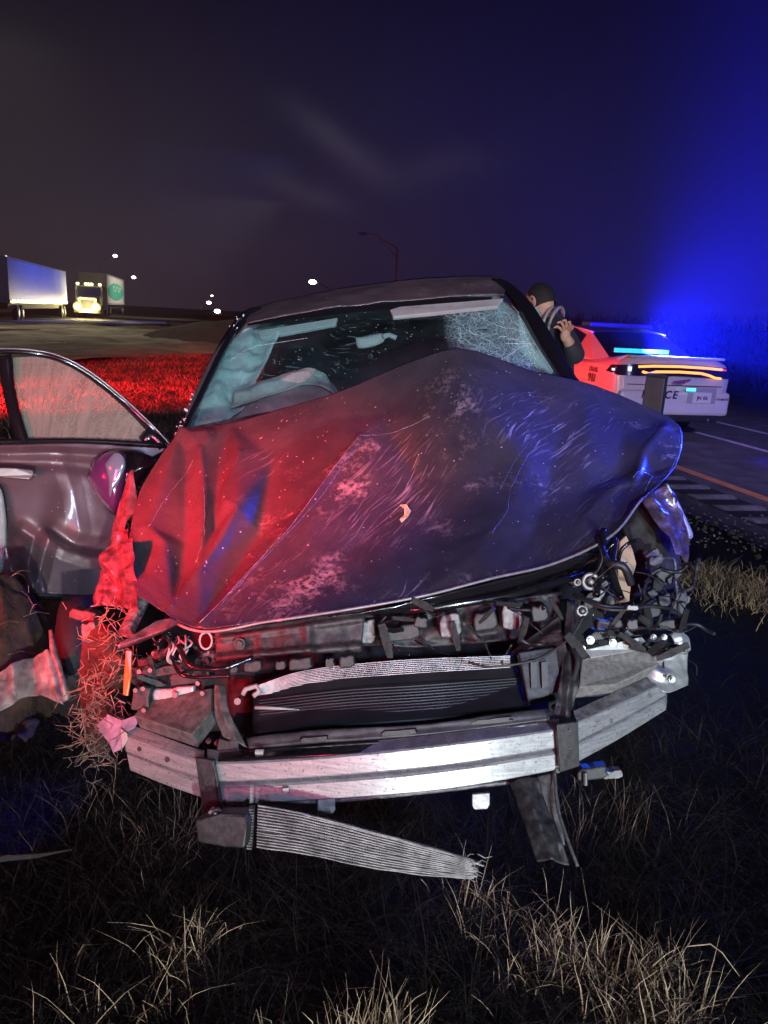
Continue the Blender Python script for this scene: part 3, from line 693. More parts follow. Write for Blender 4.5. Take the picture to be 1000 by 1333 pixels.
for pts, r_ in (([(470,574),(440,612),(405,664),(365,712),(262,816)], 0.0011), ([(462,590),(430,640),(390,690),(300,780)], 0.0007), ([(470,574),(500,566),(560,548)], 0.0007),
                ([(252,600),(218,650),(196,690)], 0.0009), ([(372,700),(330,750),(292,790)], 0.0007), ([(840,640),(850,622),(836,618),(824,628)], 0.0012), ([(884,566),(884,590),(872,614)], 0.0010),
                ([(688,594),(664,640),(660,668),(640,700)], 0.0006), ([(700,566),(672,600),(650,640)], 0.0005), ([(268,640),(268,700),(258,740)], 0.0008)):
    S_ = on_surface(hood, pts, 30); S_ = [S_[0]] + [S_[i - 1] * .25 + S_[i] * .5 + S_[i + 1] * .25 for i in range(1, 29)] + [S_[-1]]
    MB().tube(S_, [r_ * (0.4 + 0.9 * abs(mnoise.noise((i * .4, r_ * 900, 1)))) for i in range(30)], 5).build('crease_highlight', ridge_highlight, hood, True)
# rolled hem of the bonnet's front edge
Hf = resample(bot, 90)[8:]
hem = [W(x, y + 1.0, d - 0.004) for x, y, d in Hf]
MB().tube(hem, 0.0042, 6).build('bonnet_hem', mat('chipped_bonnet_edge', (0.22, 0.21, 0.21), 0.45, 0.4, base2=(0.30, 0.30, 0.31), vscale=40), hood, True)
# inner frame of the bonnet showing below its front edge
g2 = coons([(300,812,2.06),(450,796,2.05),(600,768,2.08),(760,722,2.18),(800,700,2.26)], [(310,822,2.12),(450,812,2.12),(600,790,2.15),(740,757,2.25),(790,728,2.32)],
           [(300,812,2.06),(310,822,2.12)], [(800,700,2.26),(790,728,2.32)], 90, 14)
sheet('bonnet_frame', g2, [([(320,818),(600,780),(780,724)], 0.012, 6, False)], ((22, 0.006),), M['gloss_black'], hood, 0.006)
# yellow-green leaf stuck to the bonnet
pts = [(521,656),(530,655),(534,663),(531,672),(524,678),(521,676),(527,668),(526,662)]
lp_ = [on_surface(hood, [p_, p_], 2, 0.004 + 0.004 * (k_ % 2))[0] for k_, p_ in enumerate(pts)]
lf = MB().slab(lp_, 0.001).build('leaf', mat('pale_leaf', (0.50, 0.52, 0.20), 0.7, var=0.2, vscale=60))
tag(lf, 'small curled yellow leaf stuck to the bonnet middle', 'leaf')

# --- cabin: roof, pillars, windscreen
header = coons([(318,408,3.72),(352,395,3.74),(420,380,3.76),(480,370,3.78),(540,363,3.80),(600,359,3.82),(640,360,3.82),(660,368,3.78)],
               [(322,422,3.52),(360,414,3.52),(420,403,3.52),(480,396,3.54),(540,391,3.56),(600,386,3.58),(640,385,3.58),(656,384,3.56)],
               [(318,408,3.72),(322,422,3.52)], [(660,368,3.78),(656,384,3.56)], 90, 16)
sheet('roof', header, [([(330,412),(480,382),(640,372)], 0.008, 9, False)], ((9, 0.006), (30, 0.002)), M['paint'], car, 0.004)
# roof skin going back from the crest
ptsA = resample([(318,408,3.72),(352,395,3.74),(420,380,3.76),(480,370,3.78),(540,363,3.80),(600,359,3.82),(640,360,3.82),(660,368,3.78)], 40)
vs = []; nr = 14
back = Vector((0.12, 1, -0.02)).normalized()
for j in range(nr):
    for k, p in enumerate(ptsA):
        q = W(*p); tt = j / (nr - 1)
        q = q + back * (1.7 * tt) + Vector((0, 0, 0.015 * math.sin(tt * 3) - 0.20 * tt * tt)) - Vector((0, 0, 0.004)); vs.append(q)
n_ = len(ptsA)
raw('roof_panel', vs, [(j * n_ + i, j * n_ + i + 1, (j + 1) * n_ + i + 1, (j + 1) * n_ + i) for j in range(nr - 1) for i in range(n_ - 1)], M['paint'], car, True)
def pillar(pts, wds, m, name='windscreen_pillar', dep=0.05):
    """pillar as a strip (px, py, d) with pixel half widths, given real depth"""
    P = resample(pts, 24); wd = np.interp(np.linspace(0, 1, 24), np.linspace(0, 1, len(wds)), wds); vs = []
    for i, (x, y, d) in enumerate(P):
        a = P[min(i + 1, 23)] - P[max(i - 1, 0)]; nn = np.array([-a[1], a[0]]); nn = nn / np.linalg.norm(nn)
        l = W(x - nn[0] * wd[i], y - nn[1] * wd[i], d); r = W(x + nn[0] * wd[i], y + nn[1] * wd[i], d); c = (l + r) / 2 - (W(x, y, d) - CAM).normalized() * 0.014
        bk_ = (W(x, y, d) - CAM).normalized() * dep
        vs += [l, c, r, r + bk_, l + bk_]
    fs = []
    for i in range(23):
        for k in range(5): fs.append((5 * i + k, 5 * i + (k + 1) % 5, 5 * (i + 1) + (k + 1) % 5, 5 * (i + 1) + k))
    return raw(name, vs, fs, m, car, True)
pillar([(236,564,2.82),(262,508,3.05),(290,452,3.30),(318,412,3.60),(340,402,3.68)], [6, 6.5, 7, 6, 4], M['gloss_black'])
pillar([(744,500,2.98),(712,448,3.2),(684,402,3.45),(660,374,3.66),(640,364,3.76)], [10, 12, 11, 7, 3], M['gloss_black'])
pillar([(230,572,2.80),(256,512,3.02),(284,456,3.27),(313,414,3.57)], [2.4, 2.6, 2.6, 2.2], M['paint'], 'windscreen_trim', 0.02)
# glass beads of shattered side window along the trim
bd = MB()
for k in range(80):
    t_ = random.random(); x = 232 + 86 * t_ + random.gauss(0, 2.2) - 3; y = 568 - 160 * t_ ** 0.92 + random.gauss(0, 2.5)
    bd.ball(W(x, y, 2.78 + 0.8 * t_), random.uniform(0.0018, 0.005), 4)
o = bd.build('glass_beads', mat('glass_crumb', (0.7, 0.75, 0.75), 0.15, spec=0.9), car); o['kind'] = 'stuff'

# windscreen glass
gl = bpy.data.materials.new('cracked_windscreen'); gl.use_nodes = True; q = NB(gl); gn = q.n; gn.clear()
mo = q.new('ShaderNodeOutputMaterial'); tcg = q.new('ShaderNodeTexCoord'); uv = tcg.outputs['UV']
tr = q.new('ShaderNodeBsdfTransparent'); tr.inputs[0].default_value = (0.70, 0.93, 0.92, 1)
gs = q.new('ShaderNodeBsdfGlossy'); gs.inputs['Roughness'].default_value = 0.06; gs.inputs['Color'].default_value = (0.8, 0.9, 0.95, 1)
df = q.new('ShaderNodeBsdfDiffuse'); df.inputs[0].default_value = (0.25, 0.46, 0.48, 1)
sx = q.new('ShaderNodeSeparateXYZ'); q.l.new(uv, sx.inputs[0])   # UV in metres: x across 0..~1.35, y 0 (top)..0.85 (bottom)
U, V = sx.outputs[0], sx.outputs[1]
wv = q.new('ShaderNodeTexNoise'); wv.inputs['Scale'].default_value = 7; q.l.new(uv, wv.inputs['Vector'])
mxv = q.new('ShaderNodeMix', data_type='VECTOR'); mxv.inputs[0].default_value = 0.12; q.l.new(uv, mxv.inputs[4]); q.l.new(wv.outputs['Color'], mxv.inputs[5]); wuv = mxv.outputs[1]
def near(u, v, ru, rv):
    a = q.math('DIVIDE', q.math('SUBTRACT', U, u), ru); b = q.math('DIVIDE', q.math('SUBTRACT', V, v), rv)
    return q.math('SUBTRACT', 1.0, q.math('ADD', q.math('MULTIPLY', a, a), q.math('MULTIPLY', b, b)), True)
web = near(1.13, 0.34, 0.26, 0.50)
e1 = q.math('SUBTRACT', 1.0, q.ramp(q.voro(q.map(wuv, scale=(1.6, 1, 1)), 26, 'DISTANCE_TO_EDGE'), 0.015, 0.06))
e2 = q.math('SUBTRACT', 1.0, q.ramp(q.voro(wuv, 60, 'DISTANCE_TO_EDGE'), 0.03, 0.12))
crk = q.math('MULTIPLY', q.math('MAXIMUM', e1, q.math('MULTIPLY', e2, 0.6)), q.ramp(web, 0.05, 0.45))
dust = q.math('MULTIPLY', q.ramp(web, 0.0, 0.7), q.math('MULTIPLY', q.ramp(q.noise(uv, 25, 6, 0.75), 0.30, 0.7), 0.55))
# mud streaks across the upper middle and splatter
strk = q.ramp(q.noise(q.map(wuv, rot=(0, 0, R(-35)), scale=(14, 60, 1)), 1.0, 5, 0.75), 0.58, 0.66)
sm_ = q.math('MULTIPLY', q.math('MULTIPLY', strk, 0.35), q.ramp(q.math('MAXIMUM', near(0.42, 0.28, 0.36, 0.30), near(0.95, 0.10, 0.3, 0.12)), 0.05, 0.5))
spl = q.math('MULTIPLY', q.math('SUBTRACT', 1.0, q.ramp(q.voro(uv, 48), 0.10, 0.16)), q.ramp(q.noise(uv, 11, 2), 0.50, 0.58))
leftd = q.math('MULTIPLY', q.math('SUBTRACT', 1.0, q.ramp(U, 0.0, 0.22)), q.math('MULTIPLY', q.ramp(q.noise(wuv, 9, 5), 0.3, 0.6), 0.50))
haze_ = q.math('MULTIPLY', q.ramp(q.noise(uv, 3, 5), 0.3, 0.8), 0.07)
msk = q.math('MAXIMUM', crk, dust); msk = q.math('MAXIMUM', msk, sm_); msk = q.math('MAXIMUM', msk, spl); msk = q.math('MAXIMUM', msk, leftd); msk = q.math('MAXIMUM', msk, haze_, True)
ms1 = q.new('ShaderNodeMixShader'); ms1.inputs[0].default_value = 0.06; q.l.new(tr.outputs[0], ms1.inputs[1]); q.l.new(gs.outputs[0], ms1.inputs[2])
ms2 = q.new('ShaderNodeMixShader'); q.l.new(msk, ms2.inputs[0]); q.l.new(ms1.outputs[0], ms2.inputs[1]); q.l.new(df.outputs[0], ms2.inputs[2])
q.l.new(ms2.outputs[0], mo.inputs[0])
wg = coons([(322,420,3.54),(360,413,3.53),(420,403,3.53),(480,396,3.55),(540,391,3.57),(600,386,3.59),(640,385,3.59),(654,386,3.57)],
           [(238,566,2.86),(330,560,2.90),(430,548,2.95),(520,532,3.0),(610,520,3.05),(690,508,3.05),(742,500,3.02)],
           [(322,420,3.54),(290,462,3.30),(262,512,3.07),(238,566,2.86)], [(654,386,3.57),(684,414,3.40),(714,456,3.2),(742,500,3.02)], 70, 50)
wsc_ = sheet('windscreen', wg, [([(690,430),(700,480)], -0.02, 30, False)], (), gl, car, 0)
ck = mat('crack_line', (0.55, 0.72, 0.74), 0.5)
wsc = wsc_; rr_ = random.Random(4); cx0, cy0 = 692, 442; rays_ = []
for k in range(15):
    a = k * 2 * math.pi / 15 + rr_.uniform(-.15, .15); L_ = rr_.uniform(38, 78) * (1.25 if math.sin(a) > .2 else .8); pts = [(cx0, cy0)]
    for q_ in range(1, 5):
        a += rr_.gauss(0, .07); pts.append((pts[-1][0] + L_ / 4 * math.cos(a) * .8, pts[-1][1] + L_ / 4 * math.sin(a)))
    rays_.append(pts)
for pts in rays_: MB().tube(on_surface(wsc, pts, 12, 0.001), 0.0008, 4).build('crack', ck, wsc)
for q_ in range(1, 4):
    for k in range(15):
        if rr_.random() < .3: continue
        MB().tube(on_surface(wsc, [rays_[k][q_], rays_[(k + 1) % 15][q_]], 5, 0.001), 0.0006, 4).build('crack', ck, wsc)
for pts in ([(600,392),(640,420),(700,430)], [(560,396),(610,430),(650,452)], [(640,390),(662,410),(700,470)], [(300,470),(330,452),(400,440)]):
    MB().tube(on_surface(wsc, pts, 16, 0.001), 0.0006, 4).build('crack', ck, wsc)
# black border band of the glass
bb = MB()
bnd = resample([(322,421,3.52),(360,414,3.51),(420,404,3.51),(480,397,3.53),(540,392,3.55),(600,387,3.57),(640,386,3.57)], 40)
vs = []
for x, y, d in bnd: vs += [W(x, y, d), W(x + 1, y + 10, d - 0.03)]
o = raw('glass_border', vs, [(2 * i, 2 * i + 1, 2 * i + 3, 2 * i + 2) for i in range(39)], M['gloss_black'], car)

# --- cabin insides
cab = MB()
dash = coons([(240,560,3.0),(420,530,3.15),(600,520,3.2),(745,505,3.1)], [(250,585,2.9),(420,560,2.95),(600,550,3.0),(745,530,2.95)], [(240,560,3.0),(250,585,2.9)], [(745,505,3.1),(745,530,2.95)], 40, 12)
sheet('dashboard', dash, (), ((8, 0.02),), M['black'], car, 0.03)
def pillow(name, px, d, thick, m, parent, seed=0, wrinkle=0.02, res=34):
    """inflated cloth bag over an outline of (px, py)"""
    P = np.array(px, float); c = P.mean(0); n = len(P); ang = resample(np.vstack([P, P[:1]]), res + 1)[:-1]; vs = []; fs = []
    rings = 9
    for k in range(rings + 1):
        t_ = k / rings
        for j in range(res):
            p = c + (ang[j] - c) * (1 - t_)
            z = thick * math.sqrt(max(0, 1 - (1 - t_) ** 2.2)) + wrinkle * mnoise.noise((p[0] * 0.03 + seed, p[1] * 0.06, seed))
            vs.append(W(p[0], p[1], d - z))
    for k in range(rings + 1):
        t_ = k / rings
        for j in range(res):
            p = c + (ang[j] - c) * (1 - t_); vs.append(W(p[0], p[1], d + thick * 0.6 * math.sqrt(max(0, 1 - (1 - t_) ** 2.2))))
    for b in (0, (rings + 1) * res):
        for k in range(rings):
            for j in range(res):
                a = b + k * res + j; e = b + k * res + (j + 1) % res
                fs.append((a, e, e + res, a + res))
    return raw(name, vs, fs, m, parent, True)
sheet('curtain_airbag', coons([(286,462,3.42),(330,424,3.50),(372,420,3.54)], [(252,556,3.0),(290,548,3.06),(322,520,3.16)], [(286,462,3.42),(252,556,3.0)], [(372,420,3.54),(322,520,3.16)], 50, 60),
      [([(300,450),(280,520)], 0.02, 9), ([(345,425),(318,480),(300,530)], -0.03, 10), ([(330,440),(290,550)], 0.012, 6)], ((14, 0.02), (40, 0.004)), M['fabric'], car, 0.004)
pillow('curtain_airbag', [(700,400),(650,396),(655,430),(690,470),(720,486),(712,440)], 3.75, 0.04, M['fabric'], car, 9)
pillow('dash_airbag', [(300,545),(306,512),(330,502),(372,486),(402,482),(428,494),(440,516),(410,536),(360,552),(320,560)], 3.22, 0.10, mat('limp_airbag', (0.16, 0.15, 0.16), 0.85, var=0.25, bump=0.6, bscale=18), car, 4, 0.03)
sheet('draped_airbag', coons([(306,512,3.16),(350,494,3.16),(402,480,3.18),(424,486,3.2)], [(300,530,3.10),(350,516,3.10),(402,500,3.12),(436,512,3.14)], [(306,512,3.16),(300,530,3.10)], [(424,486,3.2),(436,512,3.14)], 60, 20),
      [([(310,516),(400,486)], 0.015, 5)], ((12, 0.012), (40, 0.003)), M['dull_fabric'], car, 0.004)
poly([(335,434,3.50),(440,417,3.54),(438,426,3.52),(340,444,3.48)], 0.02).build('sun_visor', M['visor'], car, bevel=0.004)
poly([(508,408,3.50),(520,404,3.52),(655,393,3.52),(648,403,3.48),(512,417,3.46)], 0.02).build('sun_visor', M['visor'], car, bevel=0.004)
mi = pillow('rear_view_mirror', [(463,440),(478,437),(499,434),(500,444),(486,451),(467,453)], 3.42, 0.02, M['visor'], car, 3, 0.0)
MB().tube([W(500, 438, 3.40), W(506, 436, 3.44), W(516, 440, 3.44)], 0.012, 8).build('mirror_bracket', M['visor'], car, True)
for cx_, cy_ in ((395, 470), (600, 440)):
    pillow('headrest', [(cx_ - 34, cy_ + 20), (cx_ - 30, cy_ - 16), (cx_, cy_ - 24), (cx_ + 30, cy_ - 16), (cx_ + 34, cy_ + 20), (cx_, cy_ + 28)], 4.3, 0.06, M['dark_fabric'], car, 2)
    pillow('seat_back', [(cx_ - 60, cy_ + 110), (cx_ - 62, cy_ + 40), (cx_ - 40, cy_ + 22), (cx_ + 40, cy_ + 22), (cx_ + 62, cy_ + 40), (cx_ + 60, cy_ + 110)], 4.25, 0.10, M['dark_fabric'], car, 5)
MB().tube([W(585, 457, 3.7), W(632, 453, 3.7)], 0.010, 6).build('grab_handle', M['white_plastic'], car, True)
# body tub: rear wall, floor and flanks
def q4(name, a, m, th=0.02): return MB().slab([Vector(p) if len(p) == 3 and not isinstance(p, tuple) else W(*p) for p in a], th).build(name, m, car)
q4('rear_bulkhead', [(300,640,4.9),(660,620,5.1),(660,400,5.1),(360,420,4.9)], M['dark_fabric'])
fl = W(744, 505, 3.0); fr_ = fl + back * 2.6
def drop(p, z): return Vector((p.x, p.y, z))
ra, rb = W(752, 505, 2.98), W(752, 505, 2.98) + back * 2.9
MB().slab([ra, rb, drop(rb, 0.3), drop(ra, 0.25)], 0.04).build('side_panel', M['paint'], car, bevel=0.01)
la, lb = W(228, 575, 3.15) , W(228, 575, 3.15) + back * 2.9
MB().slab([la, lb, drop(lb, 0.22), drop(la, 0.15)], 0.04).build('side_panel', M['paint'], car, bevel=0.01)
MB().slab([drop(la, 0.2), drop(lb, 0.2), drop(rb, 0.3), drop(ra, 0.3)], 0.03).build('floor_pan', M['black'], car)
MB().slab([lb, rb, drop(rb, 0.3), drop(lb, 0.25)], 0.03).build('tail_panel', M['paint'], car)
# rear wheels
for p in (lb, rb):
    c_ = Vector((p.x, p.y - 0.7, 0.33)); w_ = MB().disc(c_, (1, 0.1, 0), 0.33, 0.22, 28).build('wheel', M['rubber'], car, True); MB().disc(c_, (1, 0.1, 0), 0.2, 0.225, 20).build('rim', M['alu_dark'], w_)

# --- open front door on the left
dl = [(-120,600,2.62),(0,580,2.80),(110,579,2.94),(218,584,3.06)]
gd = coons([(-120,584,2.66),(0,579,2.80),(110,577,2.94),(216,583,3.06)], [(-120,762,2.60),(0,770,2.74),(70,773,2.82),(132,776,2.92)],
           [(-120,584,2.66),(-124,670,2.60),(-120,762,2.60)], [(216,583,3.06),(176,640,3.02),(148,700,2.98),(132,776,2.92)], 150, 110)
crd = [([(-20,592),(60,590),(180,596)], 0.010, 5), ([(0,600),(80,604),(150,612)], -0.012, 9, False),
       ([(60,700),(84,716),(116,726),(150,730)], 0.020, 7), ([(70,690),(100,708),(150,716)], -0.030, 11, False), ([(30,690),(46,700),(36,740),(44,768)], -0.030, 10, False),
       ([(62,700),(54,730),(46,768)], 0.018, 8), ([(20,740),(36,760)], 0.022, 8), ([(-10,640),(4,700),(14,750)], 0.030, 10, False), ([(90,640),(84,680)], -0.014, 20, False), ([(80,596),(96,640),(104,690)], 0.006, 8)]
door = sheet('open_door', gd, crd, ((4, 0.016), (13, 0.003)), M['door'], car, 0.003)
# inner depth of the door
gi = coons([(-120,584,2.74),(0,579,2.88),(110,577,3.02),(216,583,3.14)], [(-120,762,2.68),(0,770,2.82),(70,773,2.90),(132,776,3.0)],
           [(-120,584,2.74),(-120,762,2.68)], [(216,583,3.14),(176,640,3.10),(148,700,3.06),(132,776,3.0)], 20, 12)
sheet('door_liner', gi, (), ((6, 0.01),), M['black'], door, 0.004)
MB().tube([W(-120, 764, 2.64), W(0, 772, 2.78), W(70, 775, 2.86), W(132, 778, 2.96)], 0.02, 8).build('door_sill_edge', M['black'], door, True)
frm = resample([(-130,480,2.68),(-60,462,2.76),(0,457,2.84),(50,460,2.90),(85,470,2.93),(120,490,2.97),(160,522,3.02),(196,556,3.05),(222,584,3.08)], 60)
def band(name, P, half, m, parent, dep=0.035):
    vs = []; n = len(P); hw = half if hasattr(half, '__len__') else [half] * n
    hw = np.interp(np.linspace(0, 1, n), np.linspace(0, 1, len(hw)), hw)
    for i in range(n):
        a = P[min(i + 1, n - 1)] - P[max(i - 1, 0)]; nn = np.array([-a[1], a[0]]); nn /= np.linalg.norm(nn); x, y, d = P[i]
        l = W(x - nn[0] * hw[i], y - nn[1] * hw[i], d); r = W(x + nn[0] * hw[i], y + nn[1] * hw[i], d); f = (W(x, y, d) - CAM).normalized()
        vs += [l, (l + r) / 2 - f * 0.007, r, r + f * dep, l + f * dep]
    fs = [(5 * i + k, 5 * i + (k + 1) % 5, 5 * (i + 1) + (k + 1) % 5, 5 * (i + 1) + k) for i in range(n - 1) for k in range(5)] + [(0, 1, 2, 3, 4)[::-1], tuple(5 * (n - 1) + k for k in range(5))]
    return raw(name, vs, fs, m, parent, True)
band('window_frame', frm, [4, 4, 4, 4.5, 5, 5, 4.5], M['gloss_black'], door)
band('frame_trim', frm + np.array([1.5, -3.2, -0.012]), 1.3, mat('satin_trim', (0.28, 0.25, 0.27), 0.35, 0.6), door, 0.01)
band('window_pillar', resample([(6,462,2.83),(10,500,2.83),(20,545,2.82),(30,578,2.82)], 20), [9, 8, 8, 8], M['gloss_black'], door)
band('belt_trim', resample([(-120,580,2.64),(0,575,2.78),(110,574,2.92),(214,580,3.04)], 30), 3.4, M['gloss_black'], door)
band('mirror_quarter', resample([(186,575,3.04),(196,566,3.04),(212,582,3.05)], 10), 8, M['gloss_black'], door)
# misted window glass
wgm = bpy.data.materials.new('misted_window_glass'); wgm.use_nodes = True; q = NB(wgm); q.n.clear(); mo = q.new('ShaderNodeOutputMaterial'); tcg = q.new('ShaderNodeTexCoord'); uv = tcg.outputs['UV']
tr = q.new('ShaderNodeBsdfTransparent'); tr.inputs[0].default_value = (0.85, 0.85, 0.78, 1)
df = q.new('ShaderNodeBsdfDiffuse'); df.inputs[0].default_value = (0.46, 0.42, 0.33, 1); gs = q.new('ShaderNodeBsdfGlossy'); gs.inputs['Roughness'].default_value = 0.12
sx = q.new('ShaderNodeSeparateXYZ'); q.l.new(uv, sx.inputs[0])
dr = q.math('SUBTRACT', 1.0, q.ramp(q.voro(uv, 170), 0.12, 0.32))
dr = q.math('MULTIPLY', dr, q.ramp(q.noise(uv, 8, 5, 0.7), 0.35, 0.62))
film = q.math('ADD', 0.32, q.math('MULTIPLY', q.ramp(q.noise(q.map(uv, scale=(40, 5, 1)), 1.0, 5, 0.7), 0.35, 0.7), 0.22))
msk = q.math('ADD', q.math('MULTIPLY', dr, 0.35), film, True)
m1 = q.new('ShaderNodeMixShader'); m1.inputs[0].default_value = 0.08; q.l.new(tr.outputs[0], m1.inputs[1]); q.l.new(gs.outputs[0], m1.inputs[2])
m2 = q.new('ShaderNodeMixShader'); q.l.new(msk, m2.inputs[0]); q.l.new(m1.outputs[0], m2.inputs[1]); q.l.new(df.outputs[0], m2.inputs[2]); q.l.new(m2.outputs[0], mo.inputs[0])
wn = coons([(8,466,2.86),(50,465,2.91),(88,476,2.95),(130,504,2.99),(165,534,3.03),(192,562,3.06)], [(26,577,2.84),(80,576,2.90),(192,578,3.05)],
           [(8,466,2.86),(14,520,2.85),(26,577,2.84)], [(192,562,3.06),(192,578,3.05)], 50, 30)
sheet('door_glass', wn, (), (), wgm, door, 0)
# handle
hm_ = mat('brushed_handle', (0.20, 0.17, 0.17), 0.4, 0.5, var=0.1)
poly([(-22,608,2.72),(20,609,2.77),(43,612,2.80),(44,619,2.80),(38,624,2.79),(0,621,2.75),(-22,620,2.72)], 0.02).build('door_handle', hm_, door, bevel=0.004)
pillow('handle_recess', [(-16,612),(10,603),(30,606),(40,614),(30,628),(0,628)], 2.90, 0.03, M['black'], door, 8, 0.0)
# mirror
mir = pillow('wing_mirror', [(113,622),(119,602),(132,590),(152,583),(180,587),(206,600),(196,612),(176,640),(160,668),(146,668),(128,648)], 2.92, 0.07, M['gloss_black'], car, 2, 0.004)
mshell = pillow('mirror_shell', [(114,622),(120,603),(132,592),(150,587),(163,592),(166,612),(162,640),(154,664),(144,664),(128,646)], 2.870, 0.055, mat('mirror_paint', (0.12, 0.03, 0.11), 0.18, 0.1, coat=0.9), mir, 11, 0.002)
pillow('mirror_glass', [(137,604),(149,590),(159,593),(163,606),(157,624),(147,640),(143,646),(140,624)], 2.822, 0.012, mat('mirror_glass', (0.22, 0.30, 0.38), 0.12, 0.4, coat=0.8), mir, 13, 0.001)
MB().tube([W(176, 616, 2.98), W(206, 600, 3.04), W(222, 588, 3.08)], [0.03, 0.028, 0.02], 8).build('mirror_stalk', M['gloss_black'], mir, True)
# pale rear quarter visible at the frame edge beyond the door handle
pillow('door_edge_bulge', [(-30,640),(-2,632),(8,670),(8,720),(0,748),(-30,752)], 2.74, 0.03, M['fabric'], door, 7, 0.0)

# --- crumpled left fender
def shard(name, top, bot, left, right, cr, m, nu=40, nv=60, nz=((16, 0.012), (50, 0.002))):
    return sheet(name, coons(top, bot, left, right, nu, nv), cr, nz, m, car, 0.003)
fpaint = M['red_plastic']
shard('torn_fender', [(172,614,2.52),(176,614,2.52)], [(138,732,2.42),(160,742,2.38)], [(172,614,2.52),(158,650,2.48),(146,694,2.46),(138,732,2.42)], [(176,614,2.52),(178,658,2.46),(168,690,2.40),(160,742,2.38)],
      [([(174,620),(166,680),(150,730)], 0.018, 6)], fpaint)
shard('torn_fender', [(146,700,2.44),(172,690,2.36)], [(126,792,2.32),(176,786,2.20)], [(146,700,2.44),(138,740,2.40),(126,792,2.32)], [(172,690,2.36),(166,740,2.28),(176,786,2.20)],
      [([(160,700),(150,740),(134,784)], 0.03, 7), ([(150,720),(160,760)], 0.02, 5)], fpaint, 46, 60, ((16, 0.018), (50, 0.004)))
shard('torn_fender', [(158,706,2.30),(172,700,2.26)], [(160,792,2.16),(182,796,2.10)], [(158,706,2.30),(160,792,2.16)], [(172,700,2.26),(182,796,2.10)], [([(164,710),(170,790)], 0.02, 6)], fpaint)
# red bar under the bonnet corner, corrugated hose, reflector
poly([(154,848,2.0),(156,840,2.0),(205,810,2.02),(224,806,2.04),(236,812,2.04),(222,820,2.02),(180,838,2.0)], 0.02).build('fender_rail', fpaint, car, bevel=0.004)
cs = MB()
A = W(186, 780, 2.16); B = W(165, 822, 2.08)
for k in range(16):
    t_ = k / 15; p = A.lerp(B, t_); cs.disc(p, B - A, 0.021 if k % 2 else 0.017, 0.012, 12)
cs.build('corrugated_hose', M['alu_dark'], car)
poly([(166,846,1.98),(173,847,1.98),(172,880,1.97),(168,906,1.97),(162,904,1.97),(164,870,1.98)], 0.008).build('side_reflector', M['orange'], car, bevel=0.002)
# pale cables by the corner
for k in range(9):
    x0 = 214 + k * 3.4; pts = [W(x0 + random.gauss(0, 3), 824 + 3 * k % 9, 2.06), W(x0 + 6 + random.gauss(0, 4), 838 + random.gauss(0, 4), 2.02), W(x0 + random.gauss(0, 5), 856 + random.gauss(0, 3), 2.02), W(x0 + 14, 866 + random.gauss(0, 4), 2.05)]
    P = resample([tuple(p) for p in pts], 14); MB().tube(P, 0.0028, 6).build('cable', M['white_plastic'] if k % 3 else M['black'], car, True)
rg = MB(); P = [W(268 + 8 * math.cos(a), 834 + 11 * math.sin(a), 2.04) for a in np.linspace(0, 2 * math.pi, 20)]; rg.tube(P, 0.003, 6).build('cable_loop', M['white_plastic'], car, True)

# --- engine bay clutter: every lump a part
def lump(name, x, y, d, sx_, sy_, sz_, rz=0.0, m=None, bev=0.004):
    """small moulded part: irregular stepped outline, tapered, with a boss or rib on its face"""
    rot = Matrix((CX, F_, CY)).transposed() @ Matrix.Rotation(R(rz), 3, 'Y')
    w_, h_ = sx_ / 1000 * d / 2, sy_ / 1000 * d / 2; rr = random.Random(int(x * 7 + y * 13)); j = lambda a: a * (0.78 + 0.3 * rr.random())
    c_ = W(x, y, d)
    o2 = [(-w_, -j(h_)), (-j(w_) * .4, -h_), (j(w_) * .6, -h_), (w_, -j(h_) * .6), (j(w_), h_ * .1), (w_ * .9, j(h_)), (w_ * .2, h_), (-w_ * .1, j(h_) * .8), (-j(w_) * .8, h_), (-w_, j(h_) * .3)]
    b = MB(); n = len(o2); b.v += [c_ + rot @ Vector((a * .9, -sz_ / 2, e * .9)) for a, e in o2]; b.v += [c_ + rot @ Vector((a, sz_ / 2, e)) for a, e in o2]
    b.f += [tuple(range(n)), tuple(range(2 * n - 1, n - 1, -1))] + [(i, n + i, n + (i + 1) % n, (i + 1) % n) for i in range(n)]
    o_ = b.build(name, m or M['black_dusty'], car, bevel=bev if min(sx_, sy_) > 12 else 0)
    return o_
# dark bulkhead and engine mass behind the clutter
q4('firewall', [(252, 600, 2.95), (740, 560, 2.95), (800, 900, 2.75), (190, 960, 2.75)], M['rubber'], 0.03)
sheet('engine_block', coons([(300,850,2.36),(500,812,2.32),(740,780,2.40)], [(300,960,2.30),(500,950,2.26),(740,930,2.34)], [(300,850,2.36),(300,960,2.30)], [(740,780,2.40),(740,930,2.34)], 50, 30), [([(400,840),(410,950)], 0.03, 14), ([(600,820),(590,930)], 0.03, 14)], ((9, 0.04), (26, 0.012)), M['rubber'], car, 0.02)
